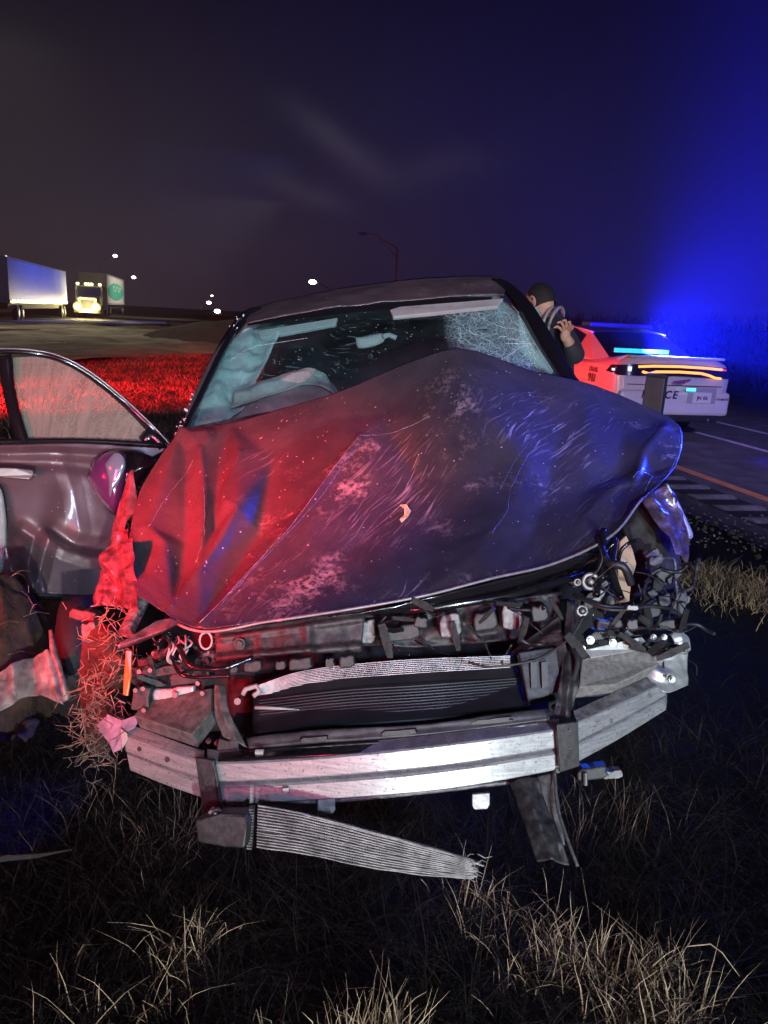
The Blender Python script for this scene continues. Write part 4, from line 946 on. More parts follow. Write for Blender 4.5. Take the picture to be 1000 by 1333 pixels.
# upper plastic shroud
gs_ = coons([(280,822,2.05),(380,808,2.04),(476,792,2.06)], [(282,862,2.02),(380,852,2.0),(470,848,2.04)], [(280,822,2.05),(282,862,2.02)], [(476,792,2.06),(470,848,2.04)], 70, 24)
sheet('radiator_shroud', gs_, [([(290,832),(470,806)], 0.010, 3), ([(285,858),(468,842)], 0.012, 4), ([(340,830),(344,860)], 0.008, 4), ([(400,820),(402,856)], 0.010, 5)], ((25, 0.006),), M['black_dusty'], car, 0.006)
MB().disc(W(312, 838, 2.01), F_, 0.016, 0.012, 18).build('shroud_cap', M['black'], car); MB().disc(W(312, 838, 2.0), F_, 0.008, 0.016, 14).build('shroud_screw', M['black_dusty'], car)
for k, (x_, w_) in enumerate(((306, 10), (330, 26), (366, 14), (392, 34), (430, 12), (452, 22))): lump('shroud_clip', x_, 868 - 1.6 * k, 2.0, w_, 13 + 4 * (k % 2), 0.03, -4, M['black_dusty'])
gs2 = coons([(470,806,2.14),(600,790,2.16),(730,770,2.2)], [(470,840,2.12),(560,842,2.12),(720,828,2.18)], [(470,806,2.14),(470,840,2.12)], [(730,770,2.2),(720,828,2.18)], 60, 20)
sheet('engine_cover', gs2, [([(500,826),(560,820),(700,800)], 0.02, 8), ([(600,800),(606,840)], -0.03, 8)], ((12, 0.03), (34, 0.01)), M['black_dusty'], car, 0.006)
for x, y, sx_, sy_, rz in ((520,822,56,22,-6),(585,812,30,34,-6),(630,806,34,26,-8),(664,800,28,38,-5),(700,796,24,24,-10),(478,820,24,34,0),(548,808,20,16,10)):
    lump('engine_part', x, y, 2.12 + random.uniform(-.02, .02), sx_, sy_, 0.07, rz, M['black_dusty'] if random.random() < .7 else M['alu_dark'])
MB().tube([W(470, 800, 2.1), W(560, 792, 2.08), W(660, 776, 2.1), W(760, 748, 2.14)], [0.012] * 4, 8).build('latch_rail', M['gloss_black'], car, True)
# radiator: core frame, real tubes and fins in the lit upper strip
rc = [(332,892,2.04),(400,868,2.05),(520,858,2.06),(664,853,2.08)]
gr_ = coons([(330,892,2.06),(400,872,2.07),(520,860,2.08),(668,852,2.10)], [(330,958,1.98),(450,948,1.98),(560,940,1.99),(690,926,2.02)], [(330,892,2.06),(330,958,1.98)], [(668,852,2.10),(690,926,2.02)], 40, 20)
sheet('condenser', gr_, (), (), M['fins_dark'], car, 0.02)
rf = MB(); 
for k in range(13):
    f = k / 12
    P = resample([(334, 893 + 12 * f, 2.03), (400, 873 + 24 * f, 2.04), (520, 860 + 30 * f, 2.05), (664, 854 + 25 * f, 2.07)], 30)
    rf.tube([W(*p) for p in P], 0.0014, 5)
core = rf.build('radiator', M['fins'], car)
zz = MB(); P0 = resample([(334,893,2.035),(400,873,2.045),(520,860,2.055),(664,854,2.075)], 230); P1 = resample([(334,905,2.035),(400,897,2.045),(520,890,2.055),(664,879,2.075)], 230)
vs = []; 
for i in range(230):
    o_ = 0.004 if i % 2 else -0.001
    a, b_ = W(*P0[i]), W(*P1[i]); vs += [a - F_ * o_, b_ - F_ * o_]
raw('fin_core', vs, [(2 * i, 2 * i + 1, 2 * i + 3, 2 * i + 2) for i in range(229)], M['alu_dark'], core)
# dark condenser tubes in front below
dt = MB()
for k in range(13):
    f = k / 12; P = [(338, 912 + 44 * f, 1.985 + .03 * (1 - f)), (450, 899 + 47 * f, 1.985 + .03 * (1 - f)), (560, 892 + 46 * f, 1.99 + .03 * (1 - f)), (690, 882 + 42 * f, 2.03 + .03 * (1 - f))]
    dt.tube([W(*p) for p in resample(P, 12)], 0.0022, 5)
dt.build('condenser_tubes', M['fins_dark'], car)['kind'] = 'stuff'
MB().tube([W(332, 921, 1.97), W(360, 922, 1.965), W(390, 924, 1.965)], [0.005, 0.004, 0.001], 8).build('wire_end', M['white_plastic'], car, True)
MB().tube([W(x, y, 1.99) for x, y in ((316, 904), (320, 897), (334, 893), (338, 900), (330, 906))], 0.007, 8).build('pipe_union', M['white_plastic'], car, True)
MB().disc(W(310, 912, 1.98), F_, 0.009, 0.02, 12).build('bolt', M['steel'], car)
poly([(672,850,2.04),(722,842,2.05),(728,900,2.02),(684,914,2.01)], 0.03).build('radiator_side_tank', M['black'], car, bevel=0.004)
for x in (690, 704): poly([(x,862,2.0),(x+8,861,2.0),(x+9,894,1.99),(x+1,896,1.99)], 0.01).build('tank_rib', M['black'], car)
# lower tray: two long rails
def rail(name, pts, r, m, n=8): return MB().tube([W(*p) for p in resample(pts, 24)], r, n).build(name, m, car, True)
o = coons([(322,962,1.93),(430,953,1.90),(560,944,1.90),(712,924,1.93)], [(324,974,1.91),(430,966,1.88),(560,957,1.88),(716,938,1.91)], [(322,962,1.93),(324,974,1.91)], [(712,924,1.93),(716,938,1.91)], 70, 8)
sheet('lower_tray', o, [([(330,964),(710,930)], 0.006, 3)], ((15, 0.004),), mat('grey_tray', (0.055, 0.055, 0.06), 0.5, var=0.4, vscale=30), car, 0.012)
o = coons([(286,982,1.92),(430,970,1.88),(560,962,1.88),(722,942,1.92)], [(284,992,1.88),(430,984,1.84),(560,976,1.84),(724,951,1.90)], [(286,982,1.92),(284,992,1.88)], [(722,942,1.92),(724,951,1.90)], 60, 6)
sheet('beam_gasket', o, (), (), M['gloss_black'], car, 0.01)
rail('tray_lip', [(340,978,1.90),(430,972,1.87),(560,962,1.87),(700,942,1.90)], 0.0035, M['alu_dark'])
MB().disc(W(338, 979, 1.88), CX, 0.007, 0.02, 10).build('tray_clip', M['white_plastic'], car)
lump('tray_step', 410, 962, 1.88, 40, 7, 0.012, -4, M['black']); lump('tray_step', 520, 953, 1.88, 50, 7, 0.012, -4, M['black']); lump('tray_step', 640, 938, 1.90, 60, 7, 0.012, -6, M['black'])

# --- bumper beam: extruded two-lobe section
def beam(name, topP, botP, m, n=50, dep=0.055, parent=car, lobes=True):
    T = resample(topP, n); B = resample(botP, n); vs = []
    prof = [(0.0, 0.050), (0.0, 0.004), (0.03, 0.0), (0.42, 0.0), (0.47, 0.004), (0.49, 0.016), (0.53, 0.016), (0.56, 0.004), (0.60, 0.0), (0.96, 0.0), (1.0, 0.004), (1.0, 0.050)]
    prof2 = [(0.20, -0.0012), (0.24, -0.0012)]
    for i in range(n):
        f = (W(*T[i]) + W(*B[i])) / 2 - CAM; f.z = 0; f.normalize()
        for v, dd in prof:
            p = W(*(T[i] * (1 - v) + B[i] * v)); vs.append(p + f * dd * dep / 0.05 * 1.0)
    k = len(prof); fs = [(k * i + j, k * i + (j + 1) % k, k * (i + 1) + (j + 1) % k, k * (i + 1) + j) for i in range(n - 1) for j in range(k)]
    fs += [tuple(range(k))[::-1], tuple(k * (n - 1) + j for j in range(k))]
    return raw(name, vs, fs, m, parent)
alub = mat('beam_aluminium', (0.33, 0.34, 0.34), 0.38, 0.55, bump=0.04, bscale=50); q = NB(alub); b = q.n['Principled BSDF']; tcb = q.new('ShaderNodeTexCoord'); ob = tcb.outputs['Object']
sc_ = q.noise(q.map(ob, scale=(5, 5, 60)), 3, 5, 0.7); st_ = q.noise(ob, 26, 6, 0.75); sp_ = q.ramp(q.noise(ob, 160, 3, 0.6), 0.60, 0.66)
cl = q.mix(q.ramp(sc_, 0.35, 0.65), (0.34, 0.355, 0.36), (0.56, 0.575, 0.58)); cl = q.mix(q.math('MULTIPLY', q.ramp(st_, 0.56, 0.72), 0.6), cl, (0.16, 0.155, 0.15)); cl = q.mix(q.math('MULTIPLY', sp_, 0.7), cl, (0.08, 0.075, 0.07)); q.l.new(cl, b.inputs['Base Color'])
bb1 = beam('bumper_beam', [(270,991,1.885),(300,993,1.87),(400,988,1.84),(520,977,1.82),(620,965,1.83),(726,950,1.875)],
     [(274,1046,1.885),(300,1048,1.87),(400,1043,1.84),(520,1035,1.82),(620,1023,1.83),(728,1003,1.875)], alub)
beam('bumper_beam_end', [(160,957,1.99),(210,975,1.94),(266,993,1.885)], [(170,1004,1.99),(216,1023,1.94),(270,1042,1.885)], alub, 20)
beam('bumper_beam_end', [(748,943,1.895),(806,917,1.97),(865,889,2.08)], [(752,993,1.895),(806,963,1.97),(867,925,2.08)], alub, 20)
# top flanges behind the end sections
poly([(176,947,2.02),(262,979,1.93),(262,991,1.90),(162,956,2.0)], 0.004).build('beam_flange', alub, car)
poly([(746,927,1.93),(848,880,2.10),(863,890,2.085),(750,941,1.90)], 0.004).build('beam_flange', M['alu_dark'], car)
for x, y, d in ((218,989,1.93),(795,938,1.955),(846,906,2.04),(182,975,1.97),(726,1003,1.87)):
    MB().disc(W(x, y, d), F_, 0.006, 0.006, 14).build('beam_hole', M['black'], car)
poly([(368,1026,1.838),(376,1025,1.838),(376,1032,1.838),(368,1033,1.838)], 0.003).build('beam_sticker', M['white_plastic'], car)
# straps
poly([(257,984,1.872),(281,988,1.866),(292,1052,1.86),(288,1066,1.87),(268,1064,1.88)], 0.012).build('beam_strap', M['black_dusty'], car, bevel=0.002)
poly([(722,942,1.86),(750,938,1.872),(752,996,1.868),(727,1004,1.855)], 0.012).build('beam_strap', M['black_dusty'], car, bevel=0.002)
for x, y in ((731, 954), (741, 951), (732, 978), (742, 974), (733, 994)): MB().disc(W(x, y, 1.85), F_, 0.002, 0.004, 8).build('strap_hole', M['black'], car)
# perforated saw-tooth edge under the beam
rail('lower_lip', [(330,1044,1.90),(430,1042,1.88),(560,1030,1.87),(680,1016,1.90)], 0.006, M['alu_dark'])
for x, y in ((425, 1046), (625, 1039)):
    br = poly([(x-11,y-7,1.86),(x+12,y-9,1.86),(x+12,y+6,1.86),(x+9,y+12,1.86),(x-8,y+13,1.86),(x-11,y+8,1.86)], 0.012).build('tow_bracket', M['alu'], car, bevel=0.002)
    MB().disc(W(x, y + 5, 1.855), F_, 0.005, 0.006, 12).build('bracket_bolt', M['steel'], br)
# crash boxes
cbx = poly([(200,924,2.06),(282,912,2.04),(282,942,1.98),(258,974,1.93),(182,948,2.0)], 0.05).build('crash_box', M['primer'], car, bevel=0.004)
poly([(198,918,2.055),(282,906,2.035),(282,914,2.03),(200,926,2.05)], 0.02).build('box_rib', M['alu_dark'], cbx, bevel=0.003)
cbr = poly([(746,910,2.0),(750,872,2.08),(828,853,2.14),(850,879,2.11),(794,906,2.02)], 0.05).build('crash_box', mat('speckled_crash_box', (0.13, 0.13, 0.12), 0.7, base2=(0.24, 0.24, 0.22), vscale=70, bump=0.04), car, bevel=0.004)
am = mat('cast_aluminium', (0.32, 0.34, 0.33), 0.42, 0.5, base2=(0.50, 0.52, 0.50), vscale=18, bump=0.12)
shard('cast_mount', [(826,862,2.12),(860,852,2.12),(894,846,2.14)], [(846,884,2.08),(866,902,2.06),(896,892,2.10)], [(826,862,2.12),(846,884,2.08)], [(894,846,2.14),(896,892,2.10)],
      [([(832,858),(850,874),(870,880)], 0.012, 5), ([(870,852),(894,850)], 0.008, 4)], am, 40, 30, ((40, 0.004),))
poly([(760,846,2.06),(834,829,2.08),(840,836,2.08),(838,846,2.08),(769,857,2.05)], 0.008).build('bracket_plate', am, car, bevel=0.002)
MB().disc(W(832, 838, 2.07), F_, 0.007, 0.006, 14).build('plate_hole', M['black'], car)
shard('cast_mount_end', [(872,824,2.10),(886,820,2.12),(898,832,2.13)], [(880,848,2.09),(890,852,2.10),(900,846,2.12)], [(872,824,2.10),(880,848,2.09)], [(898,832,2.13),(900,846,2.12)],
      [([(880,826),(888,846)], 0.014, 4)], am, 24, 24, ((50, 0.006),))
for x, y, r in ((768,833,0.011),(797,836,0.010),(850,829,0.008),(864,829,0.008),(874,884,0.009),(758,844,0.008),(722,921,0.007),(733,920,0.007),(272,964,0.007),(283,967,0.007)):
    MB().disc(W(x, y, 1.98 if y > 900 else 2.04), F_, r, 0.014, 12).disc(W(x, y, 1.975 if y > 900 else 2.035), F_, r * 0.55, 0.02, 6).build('bolt', M['steel'], car)
lump('cross_member', 795, 824, 2.10, 66, 15, 0.05, -5, M['black']); lump('cross_member', 860, 812, 2.12, 60, 14, 0.05, -3, M['black_dusty']); lump('harness_box', 792, 812, 2.08, 36, 14, 0.03, -2, mat('matte_graphite', (0.06, 0.06, 0.065), 0.6, var=0.3))
lump('harness_box', 822, 812, 2.075, 16, 14, 0.03, -2, mat('matte_graphite_light', (0.12, 0.12, 0.13), 0.6, var=0.3))
lump('fixing_plate', 846, 836, 2.10, 50, 20, 0.04, -4, M['black'])
# twisted latch stay on the right
shard('latch_stay', [(738,782,2.10),(752,790,2.10)], [(720,930,1.94),(744,936,1.94)], [(738,782,2.10),(734,850,2.03),(728,890,1.97),(720,930,1.94)], [(752,790,2.10),(748,830,2.05),(754,880,1.98),(744,936,1.94)],
      [([(745,790),(742,860),(736,930)], 0.012, 4)], M['black_dusty'], 20, 60, ((20, 0.012),))
shard('latch_stay', [(664,850,2.08),(728,800,2.06)], [(700,862,2.06),(744,872,2.0)], [(664,850,2.08),(700,862,2.06)], [(728,800,2.06),(744,872,2.0)], [([(680,852),(728,820)], 0.012, 5)], M['black'], 36, 24, ((20, 0.012),))
shard('latch_stay', [(280,892,2.0),(292,892,2.0)], [(290,958,1.92),(322,974,1.90)], [(280,892,2.0),(280,930,1.96),(290,958,1.92)], [(292,892,2.0),(300,930,1.95),(322,974,1.90)], [([(285,895),(292,930),(310,968)], 0.012, 4)], M['primer'], 20, 50, ((20, 0.008),))
lump('bolt_plate', 186, 908, 2.01, 26, 36, 0.03, 8, M['black_dusty']); lump('bolt_plate', 212, 872, 2.04, 70, 12, 0.04, -8, M['black']); lump('bolt_plate', 250, 880, 2.05, 60, 20, 0.04, -8, M['black'])
lump('bolt_plate', 228, 902, 2.02, 62, 17, 0.012, -5, M['alu']); MB().disc(W(228, 904, 2.005), F_, 0.008, 0.012, 12).build('bolt', M['steel'], car)
lump('bolt_plate', 300, 968, 1.95, 34, 22, 0.05, 4, M['black'])
for x, y in ((177,898),(187,896),(188,924),(182,874),(196,872),(258,889),(264,902)): MB().disc(W(x, y, 1.985), F_, 0.006, 0.014, 10).build('bolt', M['steel'], car)
poly([(140,930,2.02),(160,938,2.01),(186,928,2.02),(176,948,2.0),(160,956,1.99),(158,976,1.98),(148,980,1.98),(140,960,2.0)], 0.004).build('torn_liner', M['purple_plastic'], car, bevel=0.001)
poly([(126,944,2.02),(142,930,2.03),(150,976,1.99),(136,960,2.0)], 0.004).build('torn_liner', M['purple_plastic'], car, bevel=0.001)
poly([(158,948,1.99),(166,954,1.985),(168,962,1.985),(160,974,1.985)], 0.004).build('liner_clip', M['white_plastic'], car)
# hoses, cables
def hose(pts, r, m, name='hose'): return MB().tube([W(*p) for p in resample(pts, 30)], r, 8).build(name, m, car, True)
hose([(748,774,2.06),(769,782,2.02),(794,790,2.0),(857,790,2.02),(884,799,2.06),(894,820,2.10)], 0.005, M['black'], 'cable')
hose([(752,778,2.05),(790,793,1.99),(830,792,2.0),(850,782,2.04)], 0.004, M['black_dusty'], 'cable')
lump('cable_clip', 823, 791, 1.985, 15, 6, 0.012, 4, M['white_plastic'])
hose([(780,700,2.2),(790,730,2.12),(812,738,2.1),(822,760,2.12)], 0.012, M['black']); hose([(786,690,2.2),(782,740,2.12),(776,776,2.08)], 0.010, M['gloss_black']); hose([(800,702,2.22),(796,740,2.14),(808,780,2.1)], 0.012, M['gloss_black'])
hose([(610,862,2.0),(640,868,1.98),(700,858,1.99),(742,830,2.02),(760,802,2.04)], 0.0035, M['black_dusty'], 'cable')
hose([(744,842,2.02),(752,860,1.98),(748,880,1.98),(742,900,1.97)], 0.008, M['rubber']); hose([(232,840,2.0),(250,868,1.97),(290,870,1.96),(330,856,1.98)], 0.007, M['gloss_black'])
hose([(222,852,2.02),(240,880,1.98),(300,880,1.97)], 0.005, M['gloss_black'])
for x, y, r in ((769, 757, 0.02), (758, 795, 0.013), (752, 758, 0.008)):
    P = [W(x, y, 2.1) + (CX * math.cos(a) + CY * math.sin(a)) * r for a in np.linspace(0, 2 * math.pi, 22)]
    MB().tube(P, r * 0.28, 8).disc(W(x, y, 2.1), F_, r * 0.4, 0.02, 10).build('pulley', M['alu'], car, True)
for k in range(14):
    x, y = random.uniform(745, 800), random.uniform(745, 800)
    lump('engine_part', x, y, 2.14 + random.uniform(-.02, .04), random.uniform(8, 20), random.uniform(6, 16), 0.03, random.uniform(-40, 40), random.choice([M['black_dusty'], M['alu_dark'], M['black']]), 0.003)
for k in range(12):
    x, y = random.uniform(180, 300), random.uniform(846, 885)
    lump('engine_part', x, y, 2.08 + random.uniform(-.02, .04), random.uniform(8, 26), random.uniform(6, 14), 0.03, random.uniform(-30, 30), random.choice([M['black_dusty'], M['alu_dark'], M['black']]), 0.003)
for zone, cnt in (((745, 890, 740, 850), 34), ((176, 300, 812, 900), 26), ((480, 740, 790, 840), 16)):
    for k in range(cnt):
        x0, x1, y0, y1 = zone; x, y = random.uniform(x0, x1), random.uniform(y0, y1); d0 = (2.08 if x < 700 else 2.10) + random.uniform(-.04, .05) + (0.22 if y1 < 800 and x0 == 800 else 0)
        P = [(x, y, d0)]; a_ = random.uniform(-.5, .5) + random.choice((0, 0, math.pi / 2))
        for q_ in range(4):
            a_ += random.gauss(0, .5); x += 13 * math.cos(a_); y += 13 * math.sin(a_); P.append((x, y, d0 + random.gauss(0, .012)))
        hose(P, random.choice((0.0016, 0.0022, 0.003, 0.0055)), random.choice((M['black'], M['gloss_black'], M['black_dusty'], M['rubber'], M['black_dusty'])), 'wire')
for k in range(30):
    x, y = random.choice(((random.uniform(745, 890), random.uniform(800, 850)), (random.uniform(176, 290), random.uniform(840, 900)), (random.uniform(480, 730), random.uniform(785, 835))))
    a_ = random.uniform(0, 3.14); l_ = random.uniform(9, 24); w_ = random.uniform(2, 6); d0 = 2.04 + random.uniform(-.03, .03)
    c2, s2 = math.cos(a_), math.sin(a_); pts = [(x + l_ * c2 * u - w_ * s2 * v, y + l_ * s2 * u + w_ * c2 * v, d0 + .02 * u) for u, v in ((-1, -1), (.2, -1.2), (1, -.5), (.9, .8), (0, 1), (-1, .7))]
    poly(pts, 0.006).build('torn_bracket', random.choice((M['black_dusty'], M['black'], M['black_dusty'], M['rubber'])), car)
# tan insulation, wheel and torn right fender
poly([(803,706,2.28),(812,698,2.28),(820,716,2.28),(825,735,2.28),(818,760,2.26),(816,784,2.24),(799,786,2.24)], 0.02).build('insulation_panel', M['tan'], car, bevel=0.004)
fw_ = W(838, 730, 2.62); wr = MB().disc(fw_, (1, -0.30, 0), 0.17, 0.12, 30).build('wheel', M['rubber'], car, True); MB().disc(fw_, (1, -0.30, 0), 0.11, 0.125, 20).build('rim', M['black'], wr)
pillow('wheel_arch_liner', [(806,680),(838,650),(866,664),(884,720),(880,780),(850,796),(820,790),(822,740)], 2.50, 0.05, M['rubber'], car, 3, 0.03)
shard('torn_fender', [(834,650,2.42),(868,630,2.44)], [(876,722,2.34),(896,732,2.36)], [(834,650,2.42),(850,676,2.38),(868,700,2.35),(876,722,2.34)], [(868,630,2.44),(882,656,2.44),(897,692,2.42),(896,732,2.36)],
      [([(846,650),(870,690),(884,724)], 0.016, 7), ([(866,634),(884,670),(894,700)], 0.010, 4)], M['red_plastic'], 50, 60, ((20, 0.01), (50, 0.003)))
band('fender_edge', resample([(868,630,2.43),(882,656,2.43),(898,694,2.41),(897,700,2.40)], 20), [1.5, 2.5, 4, 2], am, car, 0.01)
for k in range(16):
    x, y = random.uniform(842, 890), random.uniform(724, 800)
    lump('liner_scrap', x, y, 2.35 + random.uniform(-.05, .05), random.uniform(6, 22), random.uniform(8, 24), 0.015, random.uniform(-60, 60), random.choice([M['black_dusty'], M['black'], M['rubber'], M['primer']]), 0.003)
hose([(866,726,2.33),(878,730,2.30),(880,760,2.28),(884,800,2.24)], 0.004, M['alu_dark'], 'cable')
# front left wheel, dark
fc = W(104, 852, 2.62); wl = MB().disc(fc, (1, 0.25, 0), 0.20, 0.10, 32).build('wheel', M['rubber'], car, True); MB().disc(fc, (1, 0.25, 0), 0.12, 0.105, 20).build('rim', M['black'], wl)
lump('suspension_arm', 112, 800, 2.3, 40, 16, 0.05, 10, M['black_dusty']); lump('suspension_arm', 120, 822, 2.25, 22, 30, 0.05, -10, M['primer'])

# --- hanging intercooler below the beam
tank = poly([(264,1058,1.80),(296,1050,1.79),(330,1050,1.79),(332,1062,1.78),(328,1094,1.78),(300,1092,1.79),(268,1086,1.80)], 0.05).build('cooler_tank', M['black_dusty'], car, bevel=0.006)
for x in range(274, 328, 8): poly([(x,1056,1.775),(x+3,1056,1.775),(x+4,1090,1.77),(x+1,1090,1.77)], 0.008).build('tank_rib', M['black_dusty'], tank)
for x, y in ((282, 1058), (298, 1062)): MB().disc(W(x, y, 1.765), F_, 0.011, 0.012, 16).build('tank_port', M['black'], tank); MB().disc(W(x, y, 1.76), F_, 0.004, 0.02, 10).build('tank_screw', M['steel'], tank)
MB().disc(W(276, 1056, 1.77), F_, 0.006, 0.02, 10).build('tank_bolt', M['steel'], tank)
cp = MB()
for k in range(15): cp.box(W(328 - 0.2 * k, 1052 + 3.6 * k, 1.768), (0.012, 0.014, 0.0042))
cp.build('crimped_edge', M['alu_dark'], tank)
ic = MB(); nrow = 15
Pt = [(336,1049,1.775),(400,1060,1.75),(500,1086,1.72),(600,1114,1.70),(640,1128,1.69)]; Pb = [(334,1102,1.765),(400,1112,1.74),(500,1132,1.71),(590,1142,1.69),(628,1142,1.685)]
for k in range(nrow):
    f = k / (nrow - 1); P = resample(np.array(Pt) * (1 - f) + np.array(Pb) * f, 36)
    if k == 0: P = np.vstack([P[:9], P[9:] + np.array([0, 1.5, 0])])
    cut = 36 - int(2 + 5 * random.random())
    pts = [W(x + 0, y + 1.2 * mnoise.noise((x * .03, k, 0)), d - .002 * mnoise.noise((x * .05, k * 2, 1))) for x, y, d in P[:cut]]
    vs0 = len(ic.v)
    ic.tube(pts, 0.0021, 4)
cool = ic.build('intercooler', M['fins'], car)
T = resample(Pt, 260)[:236]; B = resample(Pb, 260)[:236]; vs = []
for i in range(len(T)):
    o_ = -0.001 if i % 2 else -0.006
    vs += [W(*T[i]) - F_ * o_, W(*B[i]) - F_ * o_]
raw('fin_core', vs, [(2 * i, 2 * i + 1, 2 * i + 3, 2 * i + 2) for i in range(len(T) - 1)], M['alu_dark'], cool)
# frayed end
fy = MB()
for k in range(16):
    a = (595 + random.uniform(-10, 30), 1118 + random.uniform(-8, 24)); ln = random.uniform(6, 20); an = random.uniform(-0.4, 0.9)
    fy.tube([W(a[0], a[1], 1.69), W(a[0] + ln * math.cos(an) * .5, a[1] + ln * math.sin(an) * .5 + random.gauss(0, 2), 1.685), W(a[0] + ln * math.cos(an), a[1] + ln * math.sin(an), 1.68)], [0.0012, 0.001, 0.0006], 4)
o = fy.build('frayed_fins', M['fins'], cool); o['kind'] = 'stuff'
# black straps hanging on the right and broken bolt bracket
shard('hanging_liner', [(664,1018,1.86),(700,1012,1.86)], [(700,1120,1.72),(742,1126,1.72)], [(664,1018,1.86),(680,1064,1.80),(700,1120,1.72)], [(700,1012,1.86),(716,1060,1.80),(742,1126,1.72)], [([(680,1020),(716,1120)], 0.02, 8)], M['black_dusty'], 24, 60, ((14, 0.02), (50, 0.006)))
shard('hanging_liner', [(700,1010,1.88),(722,1006,1.88)], [(722,1096,1.78),(736,1100,1.78)], [(700,1010,1.88),(722,1096,1.78)], [(722,1006,1.88),(736,1100,1.78)], [], M['primer'], 16, 40, ((20, 0.012),))
hose([(722,1004,1.87),(726,1050,1.8),(738,1090,1.74),(752,1128,1.70)], 0.004, M['primer'], 'cable')
lump('broken_bracket', 770, 1004, 1.92, 46, 18, 0.04, -6, M['black_dusty']); lump('broken_bracket', 796, 1006, 1.92, 26, 11, 0.03, -3, M['alu_dark'])
MB().disc(W(762, 1014, 1.89), CY, 0.006, 0.03, 10).build('bolt', M['steel'], car)
a_, b_ = W(300, 1010, 1.98), W(720, 985, 1.98); MB().slab([a_, b_, b_ + Vector((0.2, 1.3, 0)), a_ + Vector((-0.2, 1.3, 0))], 0.02).build('shade_tray', M['rubber'], car)  # hidden panel added to shade the ground under the nose

# ================================================================ debris on the left
db = empty('bumper_fragment', G(40, 925, 0.02), label='torn grey bumper cover fragment lying at the left frame edge', cat='debris')
gb = coons([(-60,905,2.30),(0,874,2.30),(30,858,2.32),(64,846,2.34)], [(-60,960,2.22),(0,926,2.26),(44,905,2.28),(84,918,2.26)], [(-60,905,2.30),(-60,960,2.22)], [(64,846,2.34),(78,876,2.31),(84,918,2.26)], 60, 36)
sheet('fragment_skin', gb, [([(18,866),(22,905)], 0.02, 6), ([(40,856),(44,902)], -0.025, 6), ([(62,848),(80,916)], 0.015, 5), ([(0,900),(80,905)], 0.01, 8)], ((12, 0.012), (40, 0.004)), mat('scuffed_grey_cover', (0.05, 0.055, 0.055), 0.5, base2=(0.26, 0.27, 0.26), vscale=14, bump=0.3), db, 0.004)
MB().tube([W(66, 820, 2.30), W(70, 850, 2.29), W(80, 880, 2.27), W(88, 912, 2.24)], [0.006, 0.012, 0.010, 0.014], 8).build('fragment_stay', M['alu_dark'], db, True)
st2 = MB().tube([W(-30, 1122, 1.85), W(10, 1117, 1.85), W(50, 1114, 1.85), W(94, 1106, 1.86)], [0.008, 0.007, 0.005, 0.001], 6).build('trim_strip', mat('dull_chrome', (0.4, 0.4, 0.4), 0.25, 0.9, var=0.3))
tag(st2, 'thin bent chrome trim strip lying in the grass at left', 'trim strip')
# dirt mound with roots
c0 = W(8, 845, 2.45); vs = []; n = 40
for j in range(n + 1):
    for i in range(n + 1):
        u = i / n * 2 - 1; v = j / n * 2 - 1; r2 = u * u + v * v
        h = max(0, 1 - r2) ** 0.6
        vs.append((c0.x - 0.10 + u * 0.24 + .02 * mnoise.noise((u * 5, v * 5, 2)), c0.y + 0.05 + v * 0.24, 0.20 + 0.46 * h + 0.05 * mnoise.noise((u * 4, v * 4, 7)) + 0.015 * mnoise.noise((u * 14, v * 14, 3))))
fs = [(j * (n + 1) + i, j * (n + 1) + i + 1, (j + 1) * (n + 1) + i + 1, (j + 1) * (n + 1) + i) for j in range(n) for i in range(n)]
dm = raw('dirt_clod', vs, fs, M['dirt'], None, True); tag(dm, 'brown clod of torn earth and roots below the open door', 'dirt clod')
rt = MB()
for k in range(130):
    p = Vector(vs[random.randrange(len(vs))]); 
    if p.z < 0.3: continue
    d_ = Vector((random.gauss(0, 1), random.gauss(0, 1), random.gauss(0, .5))).normalized() * random.uniform(0.03, 0.10)
    rt.tube([p, p + d_ * .5 + Vector((0, 0, 0.012)), p + d_], [0.0012, 0.001, 0.0005], 4)
o = rt.build('roots', M['root'], dm); o['kind'] = 'stuff'

# ================================================================ patrol car
heading = R(15)   # turned left of straight ahead
pr = G(868, 572, 0.0); pc = Vector((pr.x, pr.y, 0.0)); pc.z = 0.02
pcr = empty('patrol_car', pc, heading, label='white police patrol car with a glowing amber tail strip and blue light bar', cat='patrol car')
PM = pcr.matrix_world
white = mat('patrol_white', (0.55, 0.55, 0.53), 0.3, 0.0, coat=0.6, var=0.06, vscale=3)
pblk = M['gloss_black']
def pl(x, y, z): return PM @ Vector((x, y, z))
def prw(name, vs, fs, m, parent=pcr, smooth=True): return raw(name, [PM @ Vector(v) for v in vs], fs, m, parent, smooth)
